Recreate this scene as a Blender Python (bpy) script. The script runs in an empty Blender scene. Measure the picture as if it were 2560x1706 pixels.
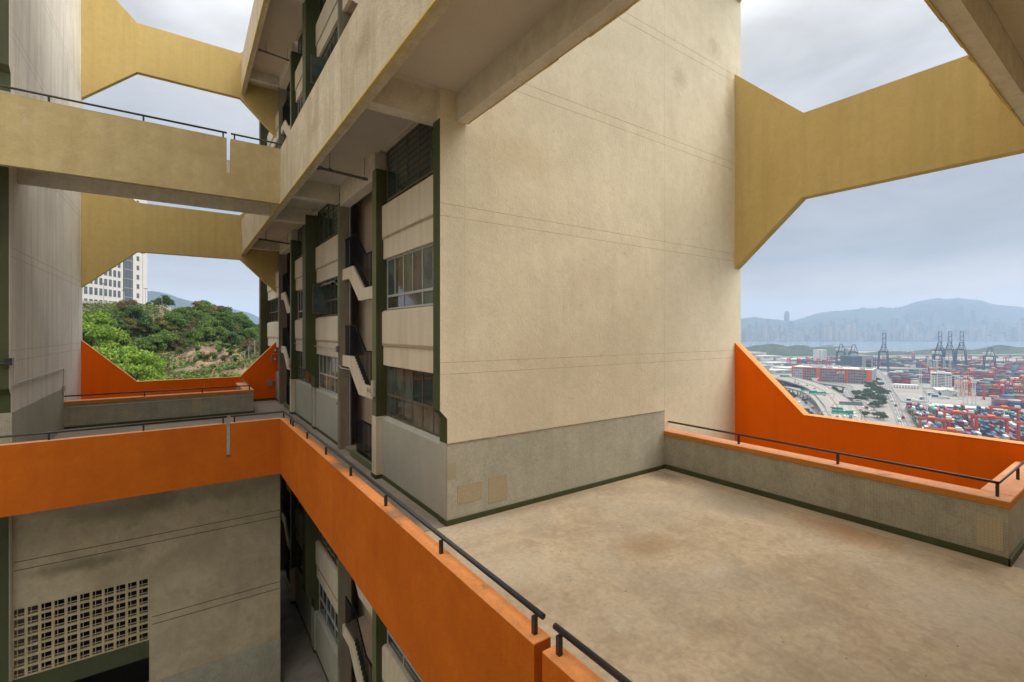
import bpy, math, random
import numpy as np
from mathutils import Vector, Matrix, noise as mnoise
random.seed(7); rng = np.random.default_rng(11)
SC = bpy.context.scene
COL = SC.collection
R_ = math.radians
# ------------------------------------------------------------------ camera
YAW = 35.08
EYE = 3.94; HAZE = 0.000112
cam_d = bpy.data.cameras.new('camera'); cam = bpy.data.objects.new('camera', cam_d); COL.objects.link(cam)
cam.location = (0, 0, EYE); cam.rotation_euler = (R_(90), 0, R_(-YAW))
cam_d.sensor_width = 36; cam_d.lens = 36 * 1173 / 2560; cam_d.shift_y = -24 / 2560
cam_d.clip_start = 0.05; cam_d.clip_end = 40000
SC.camera = cam
# ------------------------------------------------------------------ sky, sun, exposure
SUN_EL, SUN_AZ = 52, 124          # azimuth clockwise from +Y
w = bpy.data.worlds.new('World'); SC.world = w; w.use_nodes = True
nt = w.node_tree; N = nt.nodes; L = nt.links
for n in list(N): N.remove(n)
out = N.new('ShaderNodeOutputWorld'); bg = N.new('ShaderNodeBackground'); bg.inputs[1].default_value = 0.15
sky = N.new('ShaderNodeTexSky'); sky.sky_type = 'NISHITA'; sky.sun_disc = False
sky.sun_elevation = R_(SUN_EL); sky.sun_rotation = R_(SUN_AZ); sky.air_density = 1.6; sky.dust_density = 4; sky.ozone_density = 1
tc = N.new('ShaderNodeTexCoord'); sep = N.new('ShaderNodeSeparateXYZ'); L.new(tc.outputs['Generated'], sep.inputs[0])
ramp = N.new('ShaderNodeValToRGB'); L.new(sep.outputs[2], ramp.inputs[0])
cr = ramp.color_ramp
stops = [(0.0, (4.0, 3.1, 2.6)), (0.07, (3.3, 2.75, 2.45)), (0.13, (1.95, 2.02, 2.2)), (0.27, (2.1, 2.2, 2.45)), (0.40, (3.2, 3.25, 3.4)), (0.5, (4.2, 4.2, 4.2)), (0.66, (9.2, 9.0, 8.6)), (1.0, (14.0, 13.7, 13.1))]
while len(cr.elements) < len(stops): cr.elements.new(0.5)
for e, (p, c) in zip(cr.elements, stops):
    e.position = p; e.color = (c[0] / 14, c[1] / 14, c[2] / 14, 1)
sc14 = N.new('ShaderNodeVectorMath'); sc14.operation = 'SCALE'; sc14.inputs['Scale'].default_value = 14; L.new(ramp.outputs[0], sc14.inputs[0])
mp = N.new('ShaderNodeMapping'); mp.inputs['Scale'].default_value = (1.0, 1.0, 3.2); L.new(tc.outputs['Generated'], mp.inputs[0])
nz = N.new('ShaderNodeTexNoise'); nz.inputs['Scale'].default_value = 3.1; nz.inputs['Detail'].default_value = 9; nz.inputs['Roughness'].default_value = 0.56
nz.inputs['Distortion'].default_value = 0.35; L.new(mp.outputs[0], nz.inputs[0])
nr = N.new('ShaderNodeMapRange'); nr.inputs[1].default_value = 0.3; nr.inputs[2].default_value = 0.72; nr.inputs[3].default_value = 0.74; nr.inputs[4].default_value = 1.18; L.new(nz.outputs[0], nr.inputs[0])
sc2 = N.new('ShaderNodeVectorMath'); sc2.operation = 'SCALE'; L.new(sc14.outputs[0], sc2.inputs[0]); L.new(nr.outputs[0], sc2.inputs['Scale'])
mx = N.new('ShaderNodeMix'); mx.data_type = 'RGBA'; mx.inputs[0].default_value = 0.97
L.new(sky.outputs[0], mx.inputs[6]); L.new(sc2.outputs[0], mx.inputs[7]); L.new(mx.outputs[2], bg.inputs[0]); L.new(bg.outputs[0], out.inputs[0])
sun_d = bpy.data.lights.new('sun', 'SUN'); sun = bpy.data.objects.new('sun', sun_d); COL.objects.link(sun)
sun_d.energy = 2.3; sun_d.angle = R_(50); sun_d.color = (1, 0.95, 0.86)
sdir = Vector((math.sin(R_(SUN_AZ)) * math.cos(R_(SUN_EL)), math.cos(R_(SUN_AZ)) * math.cos(R_(SUN_EL)), math.sin(R_(SUN_EL))))
sun.rotation_euler = sdir.to_track_quat('Z', 'Y').to_euler()
SC.view_settings.view_transform = 'Standard'; SC.view_settings.look = 'None'
SC.view_settings.exposure = 0.6; SC.view_settings.gamma = 1; SC.view_settings.use_curve_mapping = False
SC.render.engine = 'CYCLES'
cy = SC.cycles; cy.max_bounces = 7; cy.diffuse_bounces = 5; cy.glossy_bounces = 3; cy.transmission_bounces = 3; cy.volume_bounces = 1; cy.transparent_max_bounces = 6
cy.caustics_reflective = False; cy.caustics_refractive = False; cy.use_denoising = True; cy.sample_clamp_indirect = 8

# ------------------------------------------------------------------ materials
def surf(name, base, alt=None, ascale=.6, aamt=.6, streak=None, samt=0., spot=None, spamt=0., spscale=2.5, grain=.12, rough=.8,
         bump=.25, bscale=28, trowel=0., spec=.3, metal=0., tile=None, gscale=45, alo=.35, ahi=.65, fine=None, stains=(), wide=None):
    m = bpy.data.materials.new(name); m.use_nodes = True
    t = m.node_tree; n = t.nodes; l = t.links
    b = n['Principled BSDF']; b.inputs['Roughness'].default_value = rough; b.inputs['Specular IOR Level'].default_value = spec; b.inputs['Metallic'].default_value = metal
    g = n.new('ShaderNodeNewGeometry'); P = g.outputs['Position']
    def noise(scale, det=4, ro=.55, vec=None, sc=None, dist=0.):
        v = vec or P
        if sc:
            mm = n.new('ShaderNodeMapping'); mm.inputs['Scale'].default_value = sc; l.new(v, mm.inputs[0]); v = mm.outputs[0]
        x = n.new('ShaderNodeTexNoise'); x.inputs['Scale'].default_value = scale; x.inputs['Detail'].default_value = det
        x.inputs['Roughness'].default_value = ro; x.inputs['Distortion'].default_value = dist; l.new(v, x.inputs[0]); return x.outputs[0]
    def rng_(v, a, b_, c, d):
        x = n.new('ShaderNodeMapRange'); x.inputs[1].default_value = a; x.inputs[2].default_value = b_; x.inputs[3].default_value = c; x.inputs[4].default_value = d
        l.new(v, x.inputs[0]); return x.outputs[0]
    def mix(f, a, b_):
        x = n.new('ShaderNodeMix'); x.data_type = 'RGBA'
        if isinstance(f, float): x.inputs[0].default_value = f
        else: l.new(f, x.inputs[0])
        for i, c in ((6, a), (7, b_)):
            if isinstance(c, tuple): x.inputs[i].default_value = (*c, 1)
            else: l.new(c, x.inputs[i])
        return x.outputs[2]
    c = base
    if alt: c = mix(rng_(noise(ascale, 7, .62, dist=.4), alo, ahi, 0, aamt), c, alt)
    if streak: c = mix(rng_(noise(1.0, 6, .6, sc=(3.2, 3.2, .22)), .46, .72, 0, samt), c, streak)
    if fine: c = mix(rng_(noise(fine[0], 6, .65, dist=.8), .42, .7, 0, fine[2]), c, fine[1])
    if spot: c = mix(rng_(noise(spscale, 8, .7), .58, .7, 0, spamt), c, spot)
    if wide: c = mix(rng_(noise(wide[0], 5, .6, dist=.6), .45, .62, 0, wide[2]), c, wide[1])
    for (ctr, rad, col, am) in stains:
        v1 = n.new('ShaderNodeVectorMath'); v1.operation = 'SUBTRACT'; l.new(P, v1.inputs[0]); v1.inputs[1].default_value = ctr
        v2 = n.new('ShaderNodeVectorMath'); v2.operation = 'DIVIDE'; l.new(v1.outputs[0], v2.inputs[0]); v2.inputs[1].default_value = rad
        v3 = n.new('ShaderNodeVectorMath'); v3.operation = 'LENGTH'; l.new(v2.outputs[0], v3.inputs[0])
        ad = n.new('ShaderNodeMath'); ad.operation = 'MULTIPLY_ADD'; l.new(noise(3.5 / max(.3, max(rad[0] if rad[0] < 50 else 0, rad[2] if rad[2] < 50 else 0)), 6, .65), ad.inputs[0]); ad.inputs[1].default_value = 1.5; l.new(v3.outputs['Value'], ad.inputs[2])
        c = mix(rng_(ad.outputs[0], 1.65, .95, 0, am), c, col)
    if tile:
        cb = n.new('ShaderNodeVectorMath'); cb.operation = 'DOT_PRODUCT'; cb.inputs[1].default_value = (1, 1, 0); l.new(P, cb.inputs[0])
        sp = n.new('ShaderNodeSeparateXYZ'); l.new(P, sp.inputs[0]); co = n.new('ShaderNodeCombineXYZ'); l.new(cb.outputs['Value'], co.inputs[0]); l.new(sp.outputs[2], co.inputs[1])
        br = n.new('ShaderNodeTexBrick'); br.offset = 0; l.new(co.outputs[0], br.inputs[0]); br.inputs['Scale'].default_value = 1
        br.inputs['Brick Width'].default_value = tile; br.inputs['Row Height'].default_value = tile; br.inputs['Mortar Size'].default_value = tile * .06
        br.inputs['Color1'].default_value = (1, 1, 1, 1); br.inputs['Color2'].default_value = (.93, .95, .93, 1); br.inputs['Mortar'].default_value = (.80, .78, .74, 1)
        mm = n.new('ShaderNodeMix'); mm.data_type = 'RGBA'; mm.blend_type = 'MULTIPLY'; mm.inputs[0].default_value = 1
        if isinstance(c, tuple): mm.inputs[6].default_value = (*c, 1)
        else: l.new(c, mm.inputs[6])
        l.new(br.outputs[0], mm.inputs[7]); c = mm.outputs[2]
    if grain:
        hv = n.new('ShaderNodeHueSaturation'); l.new(rng_(noise(gscale, 3, .7), .25, .75, 1 - grain, 1 + grain), hv.inputs['Value'])
        if isinstance(c, tuple): hv.inputs['Color'].default_value = (*c, 1)
        else: l.new(c, hv.inputs['Color'])
        c = hv.outputs[0]
    if isinstance(c, tuple): b.inputs['Base Color'].default_value = (*c, 1)
    else: l.new(c, b.inputs['Base Color'])
    if bump or trowel:
        h = noise(bscale, 4, .6)
        if trowel:
            a = n.new('ShaderNodeMath'); a.operation = 'MULTIPLY_ADD'; l.new(noise(3.2, 5, .55, dist=2.2), a.inputs[0]); a.inputs[1].default_value = trowel; l.new(h, a.inputs[2]); h = a.outputs[0]
        bp = n.new('ShaderNodeBump'); bp.inputs['Strength'].default_value = bump; bp.inputs['Distance'].default_value = .02; l.new(h, bp.inputs['Height']); l.new(bp.outputs[0], b.inputs['Normal'])
    return m
M = {}
M['cream'] = surf('cream_plaster', (0.79, 0.715, 0.54), (0.63, 0.565, 0.42), 0.45, 0.6, (0.62, 0.54, 0.42), 0.25, fine=(2.6, (0.58, 0.49, 0.36), 0.3), spot=(0.42, 0.34, 0.23), spamt=0.3, spscale=5, bump=0.2, trowel=1.2, bscale=14, spec=0.15, stains=(((12.1, 8.55, 11.45), (.5, 1, .5), (.50, .40, .28), .5), ((13.9, 8.55, 13.0), (.55, 1, .5), (.48, .40, .29), .55), ((14.75, 8.55, 11.6), (.35, 1, 1.4), (.48, .36, .2), .6), ((6.2, 8.55, 7.9), (1.6, 1, .7), (.62, .5, .33), .4), ((8.3, 8.55, 5.2), (1.7, 1, .9), (.58, .49, .36), .4), ((4.6, 8.55, 4.8), (.6, 1, 3), (.60, .52, .4), .5)))
M['white_wall'] = surf('grey_white_plaster', (0.82, 0.79, 0.73), (0.66, 0.63, 0.57), 0.55, 0.7, (0.4, 0.37, 0.32), 0.5, bump=0.35, trowel=1.2)
M['panel'] = surf('cream_panel_paint', (0.68, 0.58, 0.44), (0.6, 0.51, 0.38), 0.8, 0.6, (0.34, 0.27, 0.18), 0.35, bump=0.15)
M['panel_brown'] = surf('cream_panel_ledge', (0.33, 0.25, 0.15), (0.42, 0.34, 0.24), 3, 0.8, bump=0.2)
M['yellow'] = surf('ochre_paint', (0.64, 0.48, 0.19), (0.58, 0.425, 0.16), 0.5, 0.7, (0.42, 0.30, 0.12), 0.35, fine=(4, (.46, .33, .13), .3), spec=0.12, bump=0.15, trowel=.6, grain=0.07, rough=0.75)
M['mustard'] = surf('rough_ochre_plaster', (0.54, 0.415, 0.20), (0.43, 0.32, 0.14), 0.8, 0.8, (0.34, 0.25, 0.12), 0.3, fine=(2.2, (.38, .28, .13), .45), spot=(0.56, 0.47, 0.33), spamt=0.35, bump=0.4, trowel=1.0, grain=0.1)
M['weathered'] = surf('weathered_cream_plaster', (0.66, 0.56, 0.40), (0.50, 0.405, 0.27), 1.1, 0.8, (0.34, 0.26, 0.16), 0.6, fine=(5, (.46, .36, .23), .5), spot=(0.70, 0.62, 0.48), spamt=0.5, bump=0.6, trowel=1.2, stains=(((2.67, 8.6, 9.15), (2, .75, .5), (.36, .27, .16), .8), ((2.67, 12.5, 9.0), (2, 1.2, .35), (.4, .3, .18), .6), ((2.67, 6.0, 9.2), (2, .6, .5), (.4, .31, .19), .5)))
M['orange'] = surf('orange_paint', (0.97, 0.15, 0.0), (0.90, 0.13, 0.0), 0.6, 0.6, (0.7, 0.1, 0.002), 0.3, spec=0.08, bump=0.15, grain=0.05, rough=0.55)
M['orange_rough'] = surf('rough_orange_paint', (0.56, 0.135, 0.008), (0.45, 0.10, 0.006), 0.7, 0.8, (0.40, 0.075, 0.004), 0.3, fine=(3, (.40, .085, .01), .4), spot=(.62, .2, .04), spamt=.25, spscale=4, spec=0.1, bump=0.3, trowel=1.2, grain=0.1, rough=0.7)
M['cap'] = surf('faded_orange_cap', (0.8, 0.3, 0.09), (0.72, 0.25, 0.07), 2, 0.7, None, 0, spot=(0.16, 0.1, 0.06), spamt=0.75, spscale=2.2, bump=0.3, grain=0.08, fine=(9, (.42, .20, .09), .4), stains=(((2.77, 10.4, 1.04), (.5, .7, .5), (.20, .13, .08), .75), ((2.77, 7.2, 1.04), (.5, .5, .5), (.20, .13, .08), .7), ((2.77, 2.4, 1.04), (.5, .5, .5), (.18, .12, .07), .8)))
M['cap_in'] = surf('faded_pink_cap', (0.74, 0.36, 0.2), (0.66, 0.28, 0.13), 2, 0.7, None, 0, spot=(0.16, 0.1, 0.06), spamt=0.6, spscale=2.2, bump=0.3, grain=0.08, fine=(9, (.42, .20, .09), .4), stains=(((2.77, 10.4, 1.04), (.5, .7, .5), (.20, .13, .08), .75), ((2.77, 7.2, 1.04), (.5, .5, .5), (.20, .13, .08), .7), ((2.77, 2.4, 1.04), (.5, .5, .5), (.18, .12, .07), .8)))
M['capdark'] = surf('ochre_orange_cap_edge', (0.52, 0.2, 0.03), (0.45, 0.17, 0.025), 1, 0.6, bump=0.2)
M['tile'] = surf('grey_green_mosaic', (0.54, 0.52, 0.43), (0.44, 0.43, 0.37), 0.9, 0.8, (0.33, 0.31, 0.23), 0.3, fine=(5, (.33, .32, .26), .35), spot=(0.46, 0.41, 0.29), spamt=0.25, tile=0.05, bump=0.12, grain=0.14, rough=0.55, gscale=20)
M['tile_dark'] = surf('grimy_mosaic', (0.45, 0.42, 0.33), (0.34, 0.32, 0.255), 0.9, 0.8, (0.23, 0.21, 0.15), 0.35, fine=(4, (.24, .22, .16), .4), spot=(0.40, 0.355, 0.25), spamt=0.3, tile=0.05, bump=0.12, grain=0.14, rough=0.6, gscale=20)
M['patch'] = surf('beige_mosaic_repair', (0.47, 0.40, 0.275), (0.43, 0.36, 0.25), 2, 0.5, tile=0.05, bump=0.1)
M['dado'] = surf('grey_dado_paint', (0.45, 0.44, 0.37), (0.38, 0.37, 0.31), 0.9, 0.7, (0.33, 0.31, 0.25), 0.25, fine=(4, (.34, .33, .28), .3), tile=0.03, bump=0.1)
M['green'] = surf('dark_green_paint', (0.066, 0.072, 0.026), (0.048, 0.054, 0.02), 1.2, 0.7, (0.09, 0.11, 0.05), 0.3, bump=0.1, rough=0.6, grain=0.15)
M['green_light'] = surf('light_green_paint', (0.15, 0.16, 0.075), (0.11, 0.12, 0.055), 1.2, 0.7, (0.17, 0.19, 0.11), 0.3, bump=0.1, rough=0.6, grain=0.12)
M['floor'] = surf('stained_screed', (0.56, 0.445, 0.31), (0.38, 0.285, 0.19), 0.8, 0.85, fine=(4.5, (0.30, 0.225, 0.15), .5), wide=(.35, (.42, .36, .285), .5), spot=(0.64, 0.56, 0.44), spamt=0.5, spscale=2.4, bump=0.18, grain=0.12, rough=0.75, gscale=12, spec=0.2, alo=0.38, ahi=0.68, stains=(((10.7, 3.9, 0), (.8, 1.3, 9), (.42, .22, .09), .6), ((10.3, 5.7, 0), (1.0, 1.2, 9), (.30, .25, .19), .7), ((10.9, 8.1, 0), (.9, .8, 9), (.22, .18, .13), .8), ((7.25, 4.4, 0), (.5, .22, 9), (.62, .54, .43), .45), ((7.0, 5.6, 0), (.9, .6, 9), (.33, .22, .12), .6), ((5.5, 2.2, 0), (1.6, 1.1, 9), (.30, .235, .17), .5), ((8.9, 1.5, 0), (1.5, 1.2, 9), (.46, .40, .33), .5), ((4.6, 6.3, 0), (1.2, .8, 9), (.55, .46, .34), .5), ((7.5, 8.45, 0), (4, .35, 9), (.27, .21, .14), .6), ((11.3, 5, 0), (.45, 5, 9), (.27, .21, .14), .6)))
M['floor2'] = surf('grey_corridor_screed', (0.33, 0.28, 0.22), (0.22, 0.19, 0.155), 0.8, 0.8, None, 0, spot=(0.45, 0.38, 0.3), spamt=0.3, spscale=1.6, bump=0.12, grain=0.12)
M['soffit'] = surf('soffit_paint', (0.66, 0.57, 0.47), (0.58, 0.49, 0.4), 0.8, 0.5, None, 0, spot=(0.3, 0.22, 0.14), spamt=0.2, spscale=3.5, bump=0.1, grain=0.05)
M['beam'] = surf('beam_paint', (0.72, 0.66, 0.56), (0.62, 0.56, 0.47), 1.2, 0.7, (0.5, 0.42, 0.32), 0.2, fine=(4, (.46, .38, .28), .4), spot=(0.34, 0.26, 0.17), spamt=0.3, spscale=4, bump=0.3, trowel=1)
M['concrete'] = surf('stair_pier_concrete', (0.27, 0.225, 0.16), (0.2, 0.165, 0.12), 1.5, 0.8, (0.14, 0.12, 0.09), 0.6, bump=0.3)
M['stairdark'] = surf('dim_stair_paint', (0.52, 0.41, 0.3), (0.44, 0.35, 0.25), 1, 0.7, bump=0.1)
M['grimy'] = surf('dim_grimy_plaster', (0.52, 0.43, 0.29), (0.36, 0.29, 0.19), 0.6, 0.9, (0.25, 0.2, 0.13), .15, fine=(3, (.33, .26, .17), .4), spot=(0.2, 0.16, 0.1), spamt=0.35, spscale=2, bump=0.35, trowel=1.5, stains=(((-.6, 18.95, -1.1), (.7, 1, .7), (.16, .13, .085), .7), ((-1.0, 18.95, -1.6), (2.2, 1, .5), (.24, .19, .12), .7), ((-2.4, 18.95, -3.05), (1.8, 1, .28), (.18, .145, .09), .75), ((1.5, 18.95, -1.6), (1.4, 1, .4), (.26, .21, .13), .6)))
M['black'] = surf('black_gloss_paint', (0.018, 0.018, 0.022), (0.03, 0.022, 0.018), 6, 0.6, None, 0, spot=(0.1, 0.06, 0.04), spamt=0.5, spscale=14, bump=0.25, bscale=60, rough=0.32, spec=0.5)
M['blackmatte'] = surf('matt_black_ironwork', (0.012, 0.012, 0.014), bump=0, rough=0.7, spec=0.1, grain=0)
M['steel_brown'] = surf('rusty_window_steel', (0.1, 0.075, 0.05), (0.16, 0.12, 0.085), 8, 0.8, bump=0.15, rough=0.7)
M['alu'] = surf('grey_aluminium', (0.42, 0.41, 0.4), (0.36, 0.35, 0.34), 3, 0.5, bump=0, rough=0.45, grain=0.03)
M['pipe'] = surf('grey_pipe', (0.11, 0.1, 0.09), (0.16, 0.14, 0.12), 4, 0.6, bump=0.1, rough=0.6)
M['galv'] = surf('galvanised_conduit', (0.42, 0.41, 0.37), (0.33, 0.32, 0.29), 6, 0.6, bump=0, rough=0.5)
M['whitebox'] = surf('pale_plastic_box', (0.42, 0.38, 0.31), (0.36, 0.32, 0.26), 5, 0.5, bump=0)
M['ink'] = surf('stencil_ink', (0.12, 0.11, 0.09), grain=0.0, bump=0)
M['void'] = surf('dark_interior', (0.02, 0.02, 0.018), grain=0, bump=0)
def glass(name, col, rough=.06):
    m = bpy.data.materials.new(name); m.use_nodes = True; b = m.node_tree.nodes['Principled BSDF']
    b.inputs['Base Color'].default_value = (*col, 1); b.inputs['Roughness'].default_value = rough; b.inputs['Specular IOR Level'].default_value = .5
    b.inputs['Coat Weight'].default_value = .2; b.inputs['Coat Roughness'].default_value = .04
    n = m.node_tree.nodes; l = m.node_tree.links; g = n.new('ShaderNodeNewGeometry'); x = n.new('ShaderNodeTexNoise'); x.inputs['Scale'].default_value = 1.5; x.inputs['Detail'].default_value = 2
    l.new(g.outputs['Position'], x.inputs[0]); hv = n.new('ShaderNodeHueSaturation'); hv.inputs['Color'].default_value = (*col, 1)
    mr = n.new('ShaderNodeMapRange'); mr.inputs[1].default_value = .35; mr.inputs[2].default_value = .65; mr.inputs[3].default_value = .55; mr.inputs[4].default_value = 1.5
    l.new(x.outputs[0], mr.inputs[0]); l.new(mr.outputs[0], hv.inputs['Value']); l.new(hv.outputs[0], b.inputs['Base Color'])
    return m
M['glass_dark'] = glass('dark_teal_pane', (.025, .04, .036)); M['glass_mid'] = glass('grey_green_pane', (.065, .085, .07)); M['glass_curtain'] = glass('curtained_pane', (.13, .14, .11), .12)
M['glass_teal'] = glass('teal_louvre_glass', (.045, .075, .06), .12)
M['glass_brown'] = glass('dim_brown_pane', (.07, .062, .045))

# ------------------------------------------------------------------ mesh helpers
class MB:
    def __init__(s): s.v = []; s.f = []; s.mi = []; s.m = 0
    def add(s, vs, fs):
        o = len(s.v); s.v += [tuple(p) for p in vs]; s.f += [tuple(i + o for i in f) for f in fs]; s.mi += [s.m] * len(fs); return s
    def box(s, x0, x1, y0, y1, z0, z1):
        if x0 > x1: x0, x1 = x1, x0
        if y0 > y1: y0, y1 = y1, y0
        if z0 > z1: z0, z1 = z1, z0
        return s.add([(x0, y0, z0), (x1, y0, z0), (x1, y1, z0), (x0, y1, z0), (x0, y0, z1), (x1, y0, z1), (x1, y1, z1), (x0, y1, z1)],
                     [(0, 3, 2, 1), (4, 5, 6, 7), (0, 1, 5, 4), (1, 2, 6, 5), (2, 3, 7, 6), (3, 0, 4, 7)])
    def prism(s, poly, axis, a, b):
        """poly: 2D points; axis 'x' -> (y,z) extruded in x; 'y' -> (x,z); 'z' -> (x,y)"""
        n = len(poly)
        ar = sum(poly[i][0] * poly[(i + 1) % n][1] - poly[(i + 1) % n][0] * poly[i][1] for i in range(n))
        if ar < 0: poly = poly[::-1]
        if a > b: a, b = b, a
        mk = {'x': lambda p, c: (c, p[0], p[1]), 'y': lambda p, c: (p[0], c, p[1]), 'z': lambda p, c: (p[0], p[1], c)}[axis]
        vs = [mk(p, a) for p in poly] + [mk(p, b) for p in poly]
        fs = [tuple(range(n))[::-1], tuple(range(n, 2 * n))] + [(i, (i + 1) % n, (i + 1) % n + n, i + n) for i in range(n)]
        if axis == 'y': fs = [f[::-1] for f in fs]
        return s.add(vs, fs)
    def tube(s, pts, r, n=8, r2=None):
        pts = [Vector(p) for p in pts]; rings = []
        for i, p in enumerate(pts):
            d = (pts[min(i + 1, len(pts) - 1)] - pts[max(i - 1, 0)]).normalized()
            u = d.orthogonal().normalized() if abs(d.z) > .9 else d.cross(Vector((0, 0, 1))).normalized()
            v = d.cross(u); rr = r if r2 is None else r + (r2 - r) * i / (len(pts) - 1)
            rings.append([p + (u * math.cos(a) + v * math.sin(a)) * rr for a in [2 * math.pi * k / n for k in range(n)]])
        vs = [q for rg in rings for q in rg]
        fs = [(i * n + k, i * n + (k + 1) % n, (i + 1) * n + (k + 1) % n, (i + 1) * n + k) for i in range(len(pts) - 1) for k in range(n)]
        fs += [tuple(range(n))[::-1], tuple(range((len(pts) - 1) * n, len(pts) * n))]
        return s.add(vs, fs)
    def bar(s, a, b, w, h=None):
        """square-section bar between two points"""
        a = Vector(a); b = Vector(b); d = (b - a).normalized(); h = h or w
        u = d.orthogonal().normalized() if abs(d.z) > .95 else d.cross(Vector((0, 0, 1))).normalized()
        if abs(d.z) > .95: u = Vector((1, 0, 0)); 
        v = d.cross(u).normalized(); u = v.cross(d)
        c = [(-1, -1), (1, -1), (1, 1), (-1, 1)]
        vs = [a + u * (x * w / 2) + v * (y * h / 2) for x, y in c] + [b + u * (x * w / 2) + v * (y * h / 2) for x, y in c]
        return s.add(vs, [(0, 3, 2, 1), (4, 5, 6, 7), (0, 1, 5, 4), (1, 2, 6, 5), (2, 3, 7, 6), (3, 0, 4, 7)])
    def mesh(s, name, mats):
        me = bpy.data.meshes.new(name); me.from_pydata(s.v, [], s.f)
        if not isinstance(mats, (list, tuple)): mats = [mats]
        for m in mats: me.materials.append(m)
        if len(mats) > 1: me.polygons.foreach_set('material_index', s.mi)
        me.update(); return me
    def build(s, name, mats, parent=None, bevel=0, **kw):
        return obj(name, s.mesh(name, mats), parent, bevel=bevel, **kw)
def obj(name, me, parent=None, loc=None, rz=None, bevel=0, label=None, cat=None, group=None, kind=None):
    o = bpy.data.objects.new(name, me); COL.objects.link(o)
    if parent: o.parent = parent
    if loc is not None: o.location = loc
    if rz is not None: o.rotation_euler = (0, 0, rz)
    if bevel:
        b = o.modifiers.new('bevel', 'BEVEL'); b.width = bevel; b.segments = 2; b.limit_method = 'ANGLE'
    if label: o['label'] = label
    if cat: o['category'] = cat
    if group: o['group'] = group
    if kind: o['kind'] = kind
    return o
def thing(name, label, cat, group=None, loc=(0, 0, 0), rz=0):
    return obj(name, None, None, loc, rz, label=label, cat=cat, group=group)
def B(x0, x1, y0, y1, z0, z1): return MB().box(x0, x1, y0, y1, z0, z1)
def copy_tree(o, parent=None):
    c = o.copy(); COL.objects.link(c)
    if parent: c.parent = parent
    for ch in list(KIDS.get(o.name, [])): copy_tree(ch, c)
    return c
KIDS = {}
def reg(root):
    for o in list(COL.objects):
        if o.parent: KIDS.setdefault(o.parent.name, [])
    def rec(o):
        KIDS[o.name] = [c for c in COL.objects if c.parent == o]
        for c in KIDS[o.name]: rec(c)
    rec(root); return root
def np_mesh(name, v, f, mats, mi=None, smooth=False):
    """fast quad/tri mesh from numpy arrays (f: n x k)"""
    me = bpy.data.meshes.new(name); v = np.asarray(v, dtype=np.float32); f = np.asarray(f, dtype=np.int32)
    me.vertices.add(len(v)); me.vertices.foreach_set('co', v.ravel())
    k = f.shape[1]; me.loops.add(f.size); me.loops.foreach_set('vertex_index', f.ravel())
    me.polygons.add(len(f)); me.polygons.foreach_set('loop_start', np.arange(0, f.size, k, dtype=np.int32))
    for m in (mats if isinstance(mats, (list, tuple)) else [mats]): me.materials.append(m)
    if mi is not None: me.polygons.foreach_set('material_index', np.asarray(mi, dtype=np.int32))
    if smooth: me.polygons.foreach_set('use_smooth', np.ones(len(f), dtype=bool))
    me.update(calc_edges=True); return me
def S(name, mb, m, **kw): return mb.build(name, m, kind='structure', **kw)

# ================================================================== THE TOWER COMPLEX
WALL_TOP = 22.5; Z_BOT = -13.0  # block tops lie out of view, kept low so daylight reaches the void
LEVELS = [-9, 0, 9, 18]
# ---------- big end wall block on the right (facade plane x=4.4 faces the void, end wall y=8.55 faces the terrace)
tb = thing('apartment_block', 'tall cream plastered block whose blank end wall rises beside the open terrace', 'building', loc=(4.4, 8.55, Z_BOT))
tb_inv = Vector((-4.4, -8.55, -Z_BOT))
def part(name, mb, m, parent=tb, off=tb_inv, **kw):
    o = mb.build(name, m, parent, **kw)
    if off is not None: o.location = off
    return o
ew = MB()
edge = [(4.40, Z_BOT)]
for z0 in LEVELS:
    edge += [(4.40, z0 - .02), (4.40, z0 + 2.16), (4.24, z0 + 2.34), (4.24, z0 + 8.98)]
edge[1] = (4.24, -11); edge = [(4.24, Z_BOT)] + edge[2:]
poly = edge[:-1] + [(4.24, WALL_TOP), (15.47, WALL_TOP), (15.47, Z_BOT)]
poly2 = []
for z0 in LEVELS:
    poly2 += [(4.24, z0 - .001), (4.40, z0), (4.40, z0 + 2.16), (4.24, z0 + 2.34)]
poly2 = [(4.24, Z_BOT)] + poly2 + [(4.24, WALL_TOP), (15.47, WALL_TOP), (15.47, Z_BOT)]
ew.prism(poly2, 'y', 8.55, 8.80)
part('end_wall', ew, M['cream'])
# shallow grooves of the end wall as thin proud/recessed bands
gr = MB()
for z in (3.07, 3.31, 6.28, 6.53, 9.33, 9.56, 12.26, 12.5, 15.3, 15.54, 18.3, 18.54):
    gr.box(4.245, 15.1, 8.5485, 8.551, z - .005, z + .005)
part('render_joint', gr, surf('joint_grime', (.36, .27, .17), (.58, .46, .32), 2.5, .95, bump=0))
sm = MB(); sm.box(4.80, 4.808, 8.5488, 8.551, 3.4, 8.2); sm.box(11.38, 11.388, 8.5488, 8.551, 1.7, 20)
part('vertical_seam', sm, surf('seam_grime', (.64, .55, .42), grain=.1, bump=0))
part('tile_dado', B(4.392, 11.36, 8.530, 8.546, .11, 1.64), M['tile'], label='grey-green mosaic dado of the end wall')
part('skirting', B(4.35, 11.36, 8.50, 8.56, 0, .11), M['green'], bevel=.006)
for a in ((4.62, 5.22, .38, .77), (5.37, 5.86, .24, .80), (4.40, 4.58, .92, 1.25)):
    part('tile_patch', B(a[0], a[1], 8.526, 8.533, a[2], a[3]), M['patch'], label='beige repaired patch in the mosaic')
part('tile_rim', B(4.39, 11.36, 8.524, 8.548, 1.635, 1.665), surf('broken_plaster_edge', (.26, .21, .14), (.4, .33, .22), 9, .9, bump=.6, trowel=5))
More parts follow.
